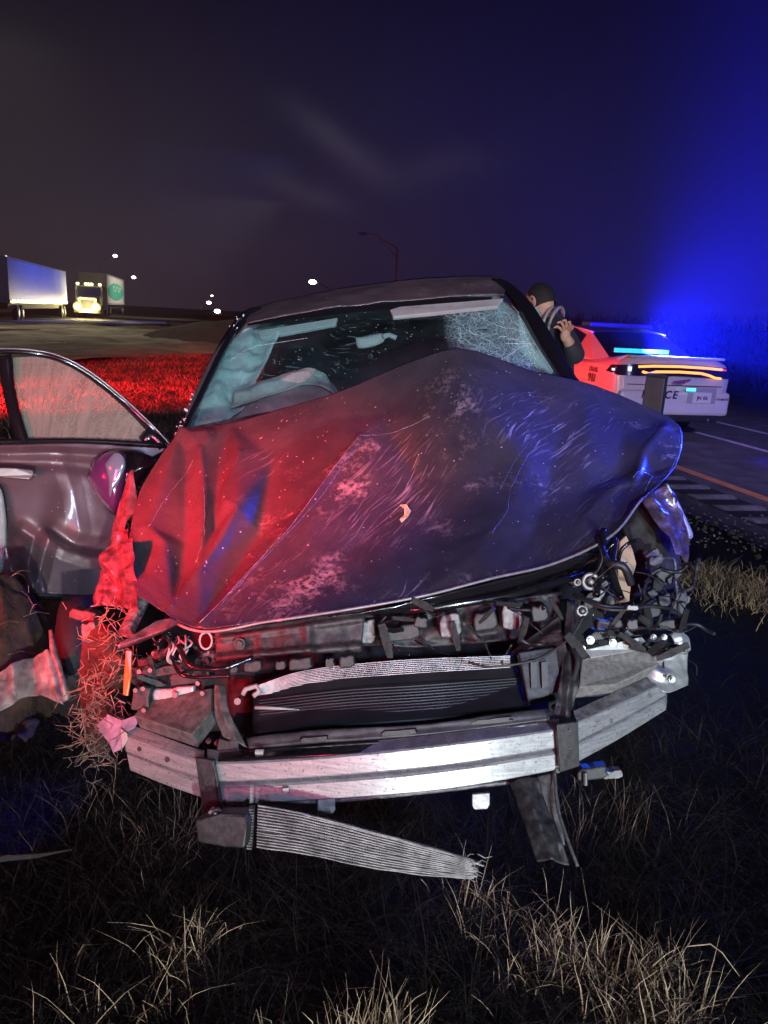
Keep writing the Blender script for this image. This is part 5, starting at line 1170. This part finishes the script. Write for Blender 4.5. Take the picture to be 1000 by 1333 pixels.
# body: stations along y; each gives half width, bottom, shoulder height, deck height
stn = [(0.00,0.80,0.42,0.96,1.06),(0.04,0.90,0.34,0.98,1.10),(0.14,0.94,0.28,0.99,1.13),(0.45,0.955,0.24,1.00,1.10),(0.80,0.96,0.22,1.00,1.06),(1.3,0.96,0.2,0.99,1.02),(2.2,0.955,0.2,0.97,1.0),(3.2,0.955,0.2,0.96,0.99),
       (3.7,0.955,0.2,0.95,1.0),(4.3,0.95,0.22,0.88,0.94),(4.8,0.90,0.25,0.76,0.82),(5.05,0.80,0.3,0.66,0.72)]
def sect(s):
    y, w_, zb, zs, zd = s; hh = []
    for fx, z in ((0.86, zb), (0.97, zb + 0.06), (1.0, zb + 0.2), (0.985, (zb + zs) / 2), (1.0, zs - 0.16), (0.975, zs - 0.03), (0.90, zs + 0.4 * (zd - zs)), (0.70, zd), (0.35, zd + 0.008), (0.0, zd + 0.01)):
        hh.append((fx * w_, y, z))
    return hh + [(-x, y_, z) for x, y_, z in hh[-2::-1]]
_y = np.array(stn); stn = [tuple(r) for r in resample(np.column_stack([_y]), 56)]
vs = []
for s in stn: vs += sect(s)
k = len(sect(stn[0])); fs = [(k * i + j, k * i + j + 1, k * (i + 1) + j + 1, k * (i + 1) + j) for i in range(len(stn) - 1) for j in range(k - 1)]
fs += [tuple(range(k)), tuple(k * (len(stn) - 1) + j for j in range(k))[::-1], ]
fs += [(k * i, k * (i + 1), k * (i + 1) + k - 1, k * i + k - 1) for i in range(len(stn) - 1)]
body = prw('body', vs, fs, white); sb = body.modifiers.new('s', 'BEVEL'); sb.width = 0.02; sb.segments = 2; sb.limit_method = 'ANGLE'
# greenhouse
gh = [(0.62,0.70,1.06),(1.35,0.62,1.40),(1.9,0.62,1.46),(2.5,0.62,1.465),(2.9,0.60,1.43),(3.65,0.72,0.99)]
vs = []
for y, w_, z in gh: vs += [(-w_ - (1.42 - z) * 0.0, y, z), (-w_ * 0.6, y, z + 0.02), (0, y, z + 0.03), (w_ * 0.6, y, z + 0.02), (w_, y, z)]
top_f = [(5 * i + j, 5 * i + j + 1, 5 * (i + 1) + j + 1, 5 * (i + 1) + j) for i in range(5) for j in range(4)]
prw('roof', vs[5:25], [(5 * i + j, 5 * i + j + 1, 5 * (i + 1) + j + 1, 5 * (i + 1) + j) for i in range(3) for j in range(4)], white)
prw('rear_window', vs[0:10], [(j, j + 1, 6 + j, 5 + j) for j in range(4)], pblk)
prw('windscreen', vs[20:30], [(j, j + 1, 6 + j, 5 + j) for j in range(4)], pblk)
for s in (-1, 1):
    prw('side_window', [(s * 0.63, 1.45, 1.38), (s * 0.62, 1.9, 1.44), (s * 0.62, 2.5, 1.445), (s * 0.61, 2.88, 1.41), (s * 0.86, 3.6, 1.0), (s * 0.88, 1.55, 1.0)], [(0, 1, 2, 3, 4, 5)], pblk, smooth=False)
    prw('rear_pillar', [(s * 0.70, 0.62, 1.07), (s * 0.90, 0.75, 1.02), (s * 0.885, 1.58, 1.0), (s * 0.845, 1.38, 1.10), (s * 0.655, 1.44, 1.36), (s * 0.62, 1.9, 1.46), (s * 0.62, 1.35, 1.41)], [(0, 1, 2, 3, 4, 5, 6)], white, smooth=False)
    prw('quarter_window', [(s * 0.80, 1.40, 1.12), (s * 0.805, 1.22, 1.12), (s * 0.72, 1.34, 1.25)], [(0, 1, 2)], pblk, smooth=False)
    prw('roof_rail', *(lambda b: (b.v, b.f))(MB().tube([Vector(p) for p in ((s * 0.625, 1.3, 1.405), (s * 0.63, 1.9, 1.468), (s * 0.63, 2.5, 1.472), (s * 0.61, 2.9, 1.435), (s * 0.73, 3.62, 1.0))], 0.014, 8)), white)
# wheels and arches
for s in (-1, 1):
    for y in (1.12, 4.17):
        a_ = MB(); ring = []
        n = 24; vs = []; 
        for i in range(n + 1):
            an = math.pi * i / n - 0.0; 
            for r_ in (0.34, 0.40): vs.append((s * (0.966 if r_ > .35 else 0.968), y + r_ * math.cos(an), 0.34 + r_ * math.sin(an)))
        prw('wheel_arch', vs + [], [(2 * i, 2 * i + 1, 2 * i + 3, 2 * i + 2) for i in range(n)], white if False else mat('arch_lip', (0.3, 0.3, 0.3), 0.5) if s > 5 else M['black'])
        wt = MB().disc((s * 0.885, y, 0.34), (1, 0, 0), 0.34, 0.20, 30); w_ = prw('wheel', wt.v, wt.f, M['rubber'], smooth=False)
        rm = MB().disc((s * 0.985, y, 0.34), (1, 0, 0), 0.22, 0.02, 24)
        for q_ in range(5):
            an = q_ * 2 * math.pi / 5; rm.box((s * 0.998, y + 0.12 * math.cos(an), 0.34 + 0.12 * math.sin(an)), (0.02, 0.05, 0.22), Matrix.Rotation(-an + math.pi / 2, 3, 'X'))
        r_ = prw('rim', rm.v, rm.f, M['alu_dark'], smooth=False); r_.parent = w_; r_.matrix_parent_inverse = w_.matrix_world.inverted()
# tail: black lamp panel, glowing racetrack strip
def pbox(name, c, sz, m, parent=pcr, bevel=0.0, rot=None):
    b = MB().box(c, sz, rot); o = prw(name, b.v, b.f, m, parent, False)
    if bevel: bv = o.modifiers.new('b', 'BEVEL'); bv.width = bevel; bv.segments = 2
    return o
def ptube(name, pts, r, m, parent=pcr, n=8):
    b = MB().tube([Vector(p) for p in pts], r, n); return prw(name, b.v, b.f, m, parent)
tp = prw('tail_light_panel', [(x, y, z) for x, y, z in [(-0.93,0.16,0.99),(-0.86,0.02,1.0),(-0.60,-0.025,1.02),(0,-0.035,1.03),(0.60,-0.025,1.02),(0.86,0.02,1.0),(0.93,0.16,0.99),
                                               (-0.955,0.24,0.90),(-0.90,0.0,0.86),(-0.60,-0.04,0.86),(0,-0.05,0.88),(0.60,-0.04,0.86),(0.90,0.0,0.86),(0.955,0.24,0.90)]],
         [(i, i + 7, i + 8, i + 1) for i in range(6)], M['gloss_black'])
tl = mat('amber_tail_glow', (1, 0.5, 0.2), 0.4, emit=(1.0, 0.30, 0.06), strength=2.6)
ptube('tail_strip', [(-0.62,-0.035,0.985),(-0.4,-0.05,1.0),(0,-0.058,1.008),(0.4,-0.05,1.0),(0.72,-0.02,0.985)], 0.017, tl)
ptube('tail_strip', [(-0.56,-0.05,0.92),(-0.46,-0.055,0.895),(-0.36,-0.06,0.925),(0,-0.07,0.935),(0.36,-0.06,0.925),(0.50,-0.05,0.90),(0.62,-0.035,0.865),(0.72,-0.02,0.86)], 0.017, tl)
ptube('tail_strip', [(0.72,-0.02,0.985),(0.80,0.0,0.975)], 0.010, mat('red_tail_glow', (1, .1, .1), 0.4, emit=(1.0, 0.03, 0.02), strength=1.5))
ws_ = mat('white_lamp_glint', (1, 1, 1), 0.4, emit=(0.6, 0.75, 1.0), strength=1.6)
pbox('reverse_light', (-0.74, -0.005, 0.95), (0.05, 0.03, 0.06), ws_); pbox('reverse_light', (-0.93, 0.09, 0.93), (0.02, 0.05, 0.03), ws_)
pbox('spoiler', (0, 0.06, 1.12), (1.5, 0.16, 0.03), white, bevel=0.012)
pbox('rear_bumper', (0, -0.03, 0.50), (1.76, 0.12, 0.34), white, bevel=0.05)
pbox('diffuser', (0, 0.0, 0.29), (1.5, 0.12, 0.10), M['black'], bevel=0.02)
pbox('plate_recess', (0.40, -0.092, 0.62), (0.46, 0.01, 0.22), mat('recess_grey', (0.32, 0.32, 0.32), 0.6), bevel=0.004)
plate = pbox('number_plate', (0.40, -0.102, 0.59), (0.30, 0.008, 0.15), mat('plate_white', (0.6, 0.6, 0.6), 0.5), bevel=0.002)
pbox('trunk_seam', (0, -0.024, 0.745), (1.5, 0.012, 0.008), M['black'])
for s in (-1, 1): ptube('exhaust_tip', [(s * 0.6, -0.06, 0.27), (s * 0.6, 0.06, 0.27)], 0.035, M['steel'])
cyl = mat('cyan_lamp', (1, 1, 1), 0.4, emit=(0.10, 0.85, 1.0), strength=1.8)
pbox('plate_flasher', (0.20, -0.11, 0.70), (0.14, 0.02, 0.04), cyl)
pbox('emblem', (0.06, -0.075, 0.81), (0.26, 0.008, 0.03), mat('emblem_violet', (0.22, 0.05, 0.18), 0.4), rot=Matrix.Rotation(R(-8), 3, 'Y')); pbox('emblem', (0.04, -0.075, 0.79), (0.14, 0.008, 0.03), M['emblem'] if 'emblem' in M else mat('emblem_violet', (0.22, 0.05, 0.18), 0.4))
def text(s, loc, size, m, normal='rear', parent=pcr, shear=0.2, name='letter'):
    """raised letters, each a part of its own"""
    ws_l = []
    for ch in s:
        cu = bpy.data.curves.new(name, 'FONT'); cu.body = ch; cu.size = size; cu.extrude = 0.002; cu.shear = shear; cu.offset = size * 0.02
        to = bpy.data.objects.new(name, cu); me = bpy.data.meshes.new_from_object(to); bpy.data.objects.remove(to)
        xs_ = [v.co.x for v in me.vertices]; ws_l.append((me, min(xs_) if xs_ else 0, max(xs_) if xs_ else size * .3))
    tot = sum(b - a for _, a, b in ws_l) + size * 0.09 * (len(s) - 1); x = -tot / 2
    Rm = Matrix(((1, 0, 0), (0, 0, -1), (0, 1, 0))) if normal == 'rear' else Matrix(((0, 0, -1), (-1, 0, 0), (0, 1, 0)))
    for me, a, b in ws_l:
        if len(me.vertices):
            me.materials.append(m); o = bpy.data.objects.new(name, me); C.objects.link(o)
            o.parent = parent; o.matrix_parent_inverse = parent.matrix_world.inverted()
            o.matrix_basis = PM @ Matrix.Translation(Vector(loc)) @ Rm.to_4x4() @ Matrix.Translation((x - a, 0, 0))
        x += b - a + size * 0.09
tx = mat('navy_lettering', (0.02, 0.02, 0.03), 0.5)
txr = mat('dark_red_lettering', (0.10, 0.01, 0.03), 0.5)
text('POLICE', (-0.27, -0.095, 0.57), 0.15, tx)
text('DIAL', (-0.965, 0.56, 0.86), 0.10, txr, 'left'); text('911', (-0.972, 0.58, 0.72), 0.17, txr, 'left')
text('JN 06', (0.40, -0.108, 0.565), 0.07, tx, shear=0); text('CHARGER', (0.74, -0.094, 0.56), 0.04, tx)
# rear deck light bar
lb_ = mat('blue_bar_glow', (1, 1, 1), 0.4, emit=(0.03, 0.62, 1.0), strength=1.3)
bar = pbox('light_bar', (-0.34, 0.42, 1.18), (0.86, 0.05, 0.06), M['black'], bevel=0.006)
for k_ in range(9):
    pbox('light_module', (-0.73 + 0.098 * k_, 0.385, 1.18), (0.085, 0.02, 0.06), lb_, bar)
rb_ = pbox('roof_light_bar', (0, 1.7, 1.52), (1.1, 0.28, 0.08), M['black'], bevel=0.02)
pbox('fuel_door', (-0.972, 0.98 + 0.35, 0.86), (0.006, 0.16, 0.10), white, bevel=0.002)
rd_ = mat('red_flasher', (1, 1, 1), 0.4, emit=(1.0, 0.25, 0.05), strength=20)
for y, z, r_ in ((1.48, 0.90, 0.016), (0.62, 0.58, 0.022), (0.72, 0.47, 0.024)):
    b = MB().ball(Vector((-0.985, y, z)), r_, 8); prw('side_flasher', b.v, b.f, rd_)
# blue bar spots spread to make mist glow; red spots added beside the car
lp = pl(-0.34, 0.30, 1.24)
lamp('blue_bar_light', 'SPOT', lp, lp + Vector((0.9, -0.1, 0.40)), 120000, (0.008, 0.014, 1.0), 0.12, 165, 1.0)
lamp('blue_bar_light', 'SPOT', lp, CAM + Vector((0, 0, 3.6)), 3200, (0.01, 0.10, 1.0), 0.08, 62, 0.8)
lamp('blue_bar_light', 'SPOT', lp + Vector((0, 0, .1)), lp + Vector((0.1, 0.1, 1)), 4500, (0.008, 0.012, 1.0), 0.12, 175, 0.6)
lamp('blue_bar_light', 'SPOT', lp + Vector((0, 0, .05)), lp + Vector((-0.8, 0.2, 0.9)), 5000, (0.008, 0.012, 1.0), 0.12, 100, 1.0)
lamp('added_red_spot', 'SPOT', pl(-3.2, -0.4, 1.1), pl(-0.9, 1.0, 0.8), 700, (1.0, 0.015, 0.02), 0.05, 46, 0.5)  # unseen spot added to redden the near flank
lamp('added_red_spot', 'SPOT', pl(-4.6, -3.4, 1.3), W(706, 410, 4.7), 160, (1.0, 0.02, 0.03), 0.05, 26, 0.5)  # unseen spot added to redden the person
# ================================================================ dark square post in front of the patrol car
pz = W(849, 540, 4.6); t = empty('marker_post', Vector((pz.x, pz.y, 0)), R(-25), label='dark square post between the wreck bonnet and the patrol car', cat='post')
topz = W(849, 489, 4.6).z
b = MB().box((pz.x, pz.y, topz / 2), (0.11, 0.11, topz), Matrix.Rotation(R(-28), 3, 'Z')); b.build('shaft', mat('weathered_post', (0.035, 0.03, 0.045), 0.6, var=0.2), t, bevel=0.006)
MB().box((pz.x, pz.y, topz + 0.008), (0.118, 0.118, 0.016), Matrix.Rotation(R(-28), 3, 'Z')).build('cap', M['black'], t, bevel=0.003)

# ================================================================ officer behind the wreck
per = W(712, 470, 4.7); t = empty('person', Vector((per.x, per.y, 0)), label='person in a dark striped jacket leaning beside the wreck pillar', cat='person')
def skinned(name, verts, edges, radii, m, parent, root=0, sub=2):
    me = bpy.data.meshes.new(name); me.from_pydata([tuple(v) for v in verts], edges, []); o = link(name, me, m, parent)
    sk = o.modifiers.new('skin', 'SKIN'); sk.use_smooth_shade = True
    for i, r_ in enumerate(radii):
        d_ = me.skin_vertices[0].data[i]; d_.radius = (r_, r_) if not isinstance(r_, tuple) else r_; d_.use_root = (i == root)
    ss = o.modifiers.new('sub', 'SUBSURF'); ss.levels = sub; ss.render_levels = sub; return o
D = 4.7
hd_ = W(703, 394, D); neck = W(706, 414, D); chest = W(716, 446, D); hip = Vector((W(716, 480, D).x, per.y, 0.95))
shL = W(684, 440, D); shR = W(728, 420, D - .05)
elR = W(752, 470, D - .12); haR = W(736, 436, D - .22); elL = W(672, 490, D - .05); haL = W(668, 520, D - .3)
kL = Vector((hip.x - .12, hip.y, .5)); kR = Vector((hip.x + .12, hip.y, .5)); fL = Vector((hip.x - .14, hip.y, .06)); fR = Vector((hip.x + .14, hip.y, .06))
skin = mat('skin', (0.42, 0.25, 0.18), 0.6, var=0.1); jk = mat('dark_jacket', (0.02, 0.02, 0.03), 0.8, var=0.2, bump=0.4); rfl = mat('reflective_band', (0.25, 0.25, 0.24), 0.4, var=0.1)
V_ = [hip, chest, neck, hd_, shR, elR, haR, shL, elL, haL, kL, fL, kR, fR]
E_ = [(0, 1), (1, 2), (2, 3), (1, 4), (4, 5), (5, 6), (1, 7), (7, 8), (8, 9), (0, 10), (10, 11), (0, 12), (12, 13)]
bd_ = skinned('body', V_, E_, [.13, .15, .055, .085, .07, .045, .03, .07, .045, .03, .07, .045, .07, .045], skin, t)
skinned('jacket', [hip, chest, neck - Vector((0, 0, .05)), shR, elR, haR.lerp(elR, .25), shL, elL, haL.lerp(elL, .2)], [(0, 1), (1, 2), (1, 3), (3, 4), (4, 5), (1, 6), (6, 7), (7, 8)], [.155, .175, .075, .085, .06, .048, .085, .06, .05], jk, t)
skinned('trousers', [hip, kL, fL + Vector((0, 0, .05)), kR, fR + Vector((0, 0, .05))], [(0, 1), (1, 2), (0, 3), (3, 4)], [.16, .09, .07, .09, .07], jk, t)
# head detail: skull, ear, nose, hair, then the collar bands
fdir = (Vector((-0.55, 0.62, -0.42))).normalized()
hb = MB()
# skull, jaw, nose and brow as one mesh, looking down and to the left
side_ = Vector((0, 0, 1)).cross(fdir).normalized(); upd = fdir.cross(side_).normalized()
hv = []; nn_ = 22
for i_ in range(nn_ + 1):
    th = math.pi * i_ / nn_
    for k_ in range(32):
        ph = 2 * math.pi * k_ / 32; u_, v_, w2 = math.sin(th) * math.cos(ph), math.sin(th) * math.sin(ph), math.cos(th)   # forward, side, up
        low_ = max(0, -w2); r_f = 0.094 * (1 - 0.10 * low_) ; r_s = 0.074 * (1 - 0.34 * low_); r_u = 0.112
        x_ = u_ * r_f + (0.018 * math.exp(-((v_ / .16) ** 2 + ((w2 + 0.05) / .16) ** 2)) if u_ > 0 else 0) - (0.010 * math.exp(-(((abs(v_) - .38) / .16) ** 2 + ((w2 - .14) / .12) ** 2)) if u_ > 0 else 0) + (0.006 * math.exp(-((v_ / .3) ** 2 + ((w2 + .52) / .07) ** 2)) if u_ > 0 else 0)
        hv.append(hd_ + fdir * x_ + side_ * v_ * r_s + upd * w2 * r_u)
hf = [(i_ * 32 + k_, (i_ + 1) * 32 + k_, (i_ + 1) * 32 + (k_ + 1) % 32, i_ * 32 + (k_ + 1) % 32) for i_ in range(nn_) for k_ in range(32)]
raw('head', hv, hf, skin, bd_, True)
for sg in (-1, 1):
    ec = hd_ + side_ * sg * 0.074 - fdir * 0.012 + upd * 0.0
    eb = MB(); P = [ec + upd * (0.030 * math.cos(a)) - fdir * (0.016 * math.sin(a)) + side_ * sg * 0.010 for a in np.linspace(-0.6, math.pi + .3, 14)]
    eb.tube(P, 0.006, 8); eb.ball(ec + side_ * sg * 0.002, (0.010, 0.012, 0.020), 8); eb.build('ear', skin, bd_, True)
hc = MB(); hvv = []
for i_ in range(17):
    th = math.pi * 0.60 * i_ / 16
    for k_ in range(32):
        ph = 2 * math.pi * k_ / 32; u_, v_, w2 = math.sin(th) * math.cos(ph), math.sin(th) * math.sin(ph), math.cos(th)
        k2 = 1.06 + 0.03 * mnoise.noise((u_ * 9, v_ * 9, w2 * 9)); fr_ = max(0, u_) * max(0, th - 0.9) * 0.10
        hvv.append(hd_ - fdir * (0.008 + fr_) + (fdir * u_ * 0.092 + side_ * v_ * 0.074 + upd * w2 * 0.112) * k2 + upd * (0.06 * max(0, u_) * (1 if th > 1.2 else 0)))
raw('hair', hvv, [(i_ * 32 + k_, (i_ + 1) * 32 + k_, (i_ + 1) * 32 + (k_ + 1) % 32, i_ * 32 + (k_ + 1) % 32) for i_ in range(16) for k_ in range(32)], mat('dark_hair', (0.010, 0.008, 0.008), 0.7, var=0.4, vscale=60, bump=0.8, bscale=120), bd_, True)
for f_, r_ in ((0.0, 0.088), (0.5, 0.118), (1.0, 0.135)):
    c_ = neck.lerp(shR, f_ * 0.8) - Vector((0, 0, .02)); ax = (shR - neck).normalized()
    P = []
    a0 = ax.orthogonal().normalized(); a1 = ax.cross(a0)
    for a in np.linspace(0, 2 * math.pi, 26): P.append(c_ + (a0 * math.cos(a) + a1 * math.sin(a)) * r_ * 0.8)
    MB().tube(P, 0.011, 6).build('reflective_band', rfl, t, True)
# hand: palm with five fingers
hm2 = MB().ball(haR, (0.030, 0.022, 0.042), 10)
hm2.build('palm', skin, bd_, True)
for k_ in range(5):
    a = -0.9 + 0.42 * k_; dd = Vector((math.sin(a) * 0.8, -0.25, math.cos(a))).normalized(); b0_ = haR + dd * 0.032; L_ = (0.045, 0.062, 0.068, 0.062, 0.048)[k_]
    MB().tube([b0_, b0_ + dd * L_ * .55, b0_ + dd * L_ * .8 + Vector((-0.012, -0.008, 0)), b0_ + dd * L_ * .9 + Vector((-0.028, -0.014, -0.012))], [0.010, 0.009, 0.008, 0.006], 8).build('finger', skin, bd_, True)

# ================================================================ grass near the wreck
def scatter(n, fn, keep=None):
    out = []
    while len(out) < n:
        p = fn()
        if keep is None or keep(*p): out.append(p)
    return out
def inview(px0, px1, py0, py1):
    p = G(random.uniform(px0, px1), random.uniform(py0, py1)); return (p.x, p.y, gz(p.x, p.y) - 0.004)
base = [inview(-250, 1250, 880, 1500) for _ in range(11000)]
for _ in range(7000):
    x = random.uniform(-5.5, 4.2); y = random.uniform(0.6, 9)
    if x * RN.x + y * RN.y < o_yel - 1.2: base.append((x, y, gz(x, y) - .004))
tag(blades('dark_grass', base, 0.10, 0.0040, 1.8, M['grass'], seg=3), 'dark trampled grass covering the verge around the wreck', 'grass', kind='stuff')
mid = [inview(-150, 1150, 960, 1420) for _ in range(1500)] + [inview(-100, 330, 900, 1340) for _ in range(800)]
th_ = [inview(-200, 1200, 930, 1450) for _ in range(5200)]
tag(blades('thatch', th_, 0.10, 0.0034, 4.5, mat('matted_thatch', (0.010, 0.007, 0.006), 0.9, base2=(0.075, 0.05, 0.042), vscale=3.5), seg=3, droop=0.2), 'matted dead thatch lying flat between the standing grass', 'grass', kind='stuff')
tag(blades('dead_grass', mid, 0.12, 0.0026, 1.5, M['straw_dull'], seg=4, droop=0.7), 'thin dull dead grass stems lying through the verge', 'grass', kind='stuff')
def tuft(label, spots, h, wd, m, lean=0.5, name='straw_tuft'):
    pts = []
    for px, py, rr, n in spots:
        c = G(px, py)
        for _ in range(n):
            x = c.x + random.gauss(0, rr); y = c.y + random.gauss(0, rr); pts.append((x, y, gz(x, y) - .003))
    tag(blades(name, pts, h, wd, lean, m, seg=4, droop=0.6), label, 'grass tuft', kind='stuff')
tuft('upright pale straw tuft at the bottom middle', [(485, 1385, 0.045, 130), (455, 1400, 0.03, 30), (515, 1370, 0.03, 30)], 0.15, 0.0044, M['straw'], 0.45)
tuft('wide pale straw tuft below the hanging cooler', [(640, 1200, 0.05, 60), (700, 1260, 0.06, 130), (760, 1275, 0.05, 130), (620, 1180, 0.04, 40), (735, 1240, 0.05, 60)], 0.11, 0.0040, M['straw'], 0.8)
tuft('spreading straw tuft at the lower right', [(850, 1290, 0.05, 110), (880, 1260, 0.03, 30), (820, 1310, 0.05, 70), (860, 1370, 0.05, 60), (880, 1330, 0.05, 40), (810, 1360, 0.04, 40)], 0.115, 0.0044, M['straw'], 0.9)
tuft('sparse straw tuft at the lower left', [(235, 1260, 0.04, 40), (265, 1230, 0.03, 26), (210, 1320, 0.05, 36), (110, 1330, 0.06, 26), (345, 1360, 0.02, 20)], 0.12, 0.0040, M['straw'], 0.8)
tuft('flattened dry grass clump beside the road shoulder', [(930, 760, 0.16, 420), (985, 775, 0.2, 420), (1040, 780, 0.2, 300), (915, 745, .1, 120)], 0.11, 0.005, M['straw'], 1.3)
tuft('reddish straw under the beam left end', [(235, 1085, 0.06, 90), (200, 1120, 0.08, 60), (130, 1060, 0.10, 80)], 0.12, 0.0026, M['root'], 0.9)
tuft('thin straw stems by the hanging liner', [(735, 1090, 0.05, 30), (790, 1050, 0.08, 40), (830, 1080, 0.08, 30)], 0.14, 0.0028, M['root'], 0.5)
# matted roots hanging on the wreck's torn corner
rb2 = MB()
for k in range(300):
    y = random.choice((random.uniform(775, 1000), random.gauss(925, 40))); x = random.gauss(134 - (y - 900) * 0.12, 19); d = 2.12 + random.gauss(0, 0.06)
    a = W(x, y, d); dd = Vector((random.gauss(-.2, 1), random.gauss(-.4, .6), random.gauss(-.1, 1))).normalized() * random.uniform(0.02, 0.075)
    rb2.tube([a, a + dd * .5 + Vector((random.gauss(0, .008), 0, random.gauss(0, .008))), a + dd], [0.0016, 0.0013, 0.0006], 4)
o = rb2.build('root_mat', M['root']); tag(o, 'tangled roots and straw packed against the torn left corner', 'roots', kind='stuff')
# dirt behind the tangle
pillow('packed_soil', [(106,830),(130,812),(158,826),(168,860),(160,930),(140,985),(112,970),(104,900)], 2.24, 0.07, M['dirt'], None, 3, 0.05)
tag(bpy.data.objects['packed_soil'], 'packed dark soil behind the tangled roots on the left corner', 'soil clump')
# long bent stem at the lower right
tag(MB().tube([W(895, 1232, 1.78), W(925, 1229, 1.76), W(940, 1240, 1.75), (W(963, 1271, 1.73))], [0.0015, 0.0016, 0.0014, 0.0008], 5).build('bent_stem', M['straw']), 'single long bent straw stem arching at lower right', 'stem')
# glass and paint crumbs on the grass by the road
cm = MB()
for k in range(60):
    p = G(random.uniform(885, 1000), random.uniform(672, 720)); cm.box(p + Vector((0, 0, .02)), (.012, .01, .006), Matrix.Rotation(random.random() * 6, 3, 'Z'))
tag(cm.build('glass_crumbs', M['white_plastic']), 'scattered pale crumbs of glass beside the road edge', 'debris', kind='stuff')

# ================================================================ mist volume added so lamp light glows in the air
hzm = bpy.data.materials.new('mist'); hzm.use_nodes = True; q = NB(hzm); q.n.clear(); mo = q.new('ShaderNodeOutputMaterial'); pv = q.new('ShaderNodeVolumePrincipled')
pv.inputs['Density'].default_value = 0.0007; pv.inputs['Color'].default_value = (0.85, 0.85, 0.98, 1); pv.inputs['Anisotropy'].default_value = 0.2
q.l.new(pv.outputs[0], mo.inputs['Volume'])
hz_ = MB().box((0, 170, 5.5), (620, 440, 14.6)).build('glow_haze', hzm); hz_['kind'] = 'stuff'; hz_['label'] = 'thin mist added over the highway to carry lamp glow'
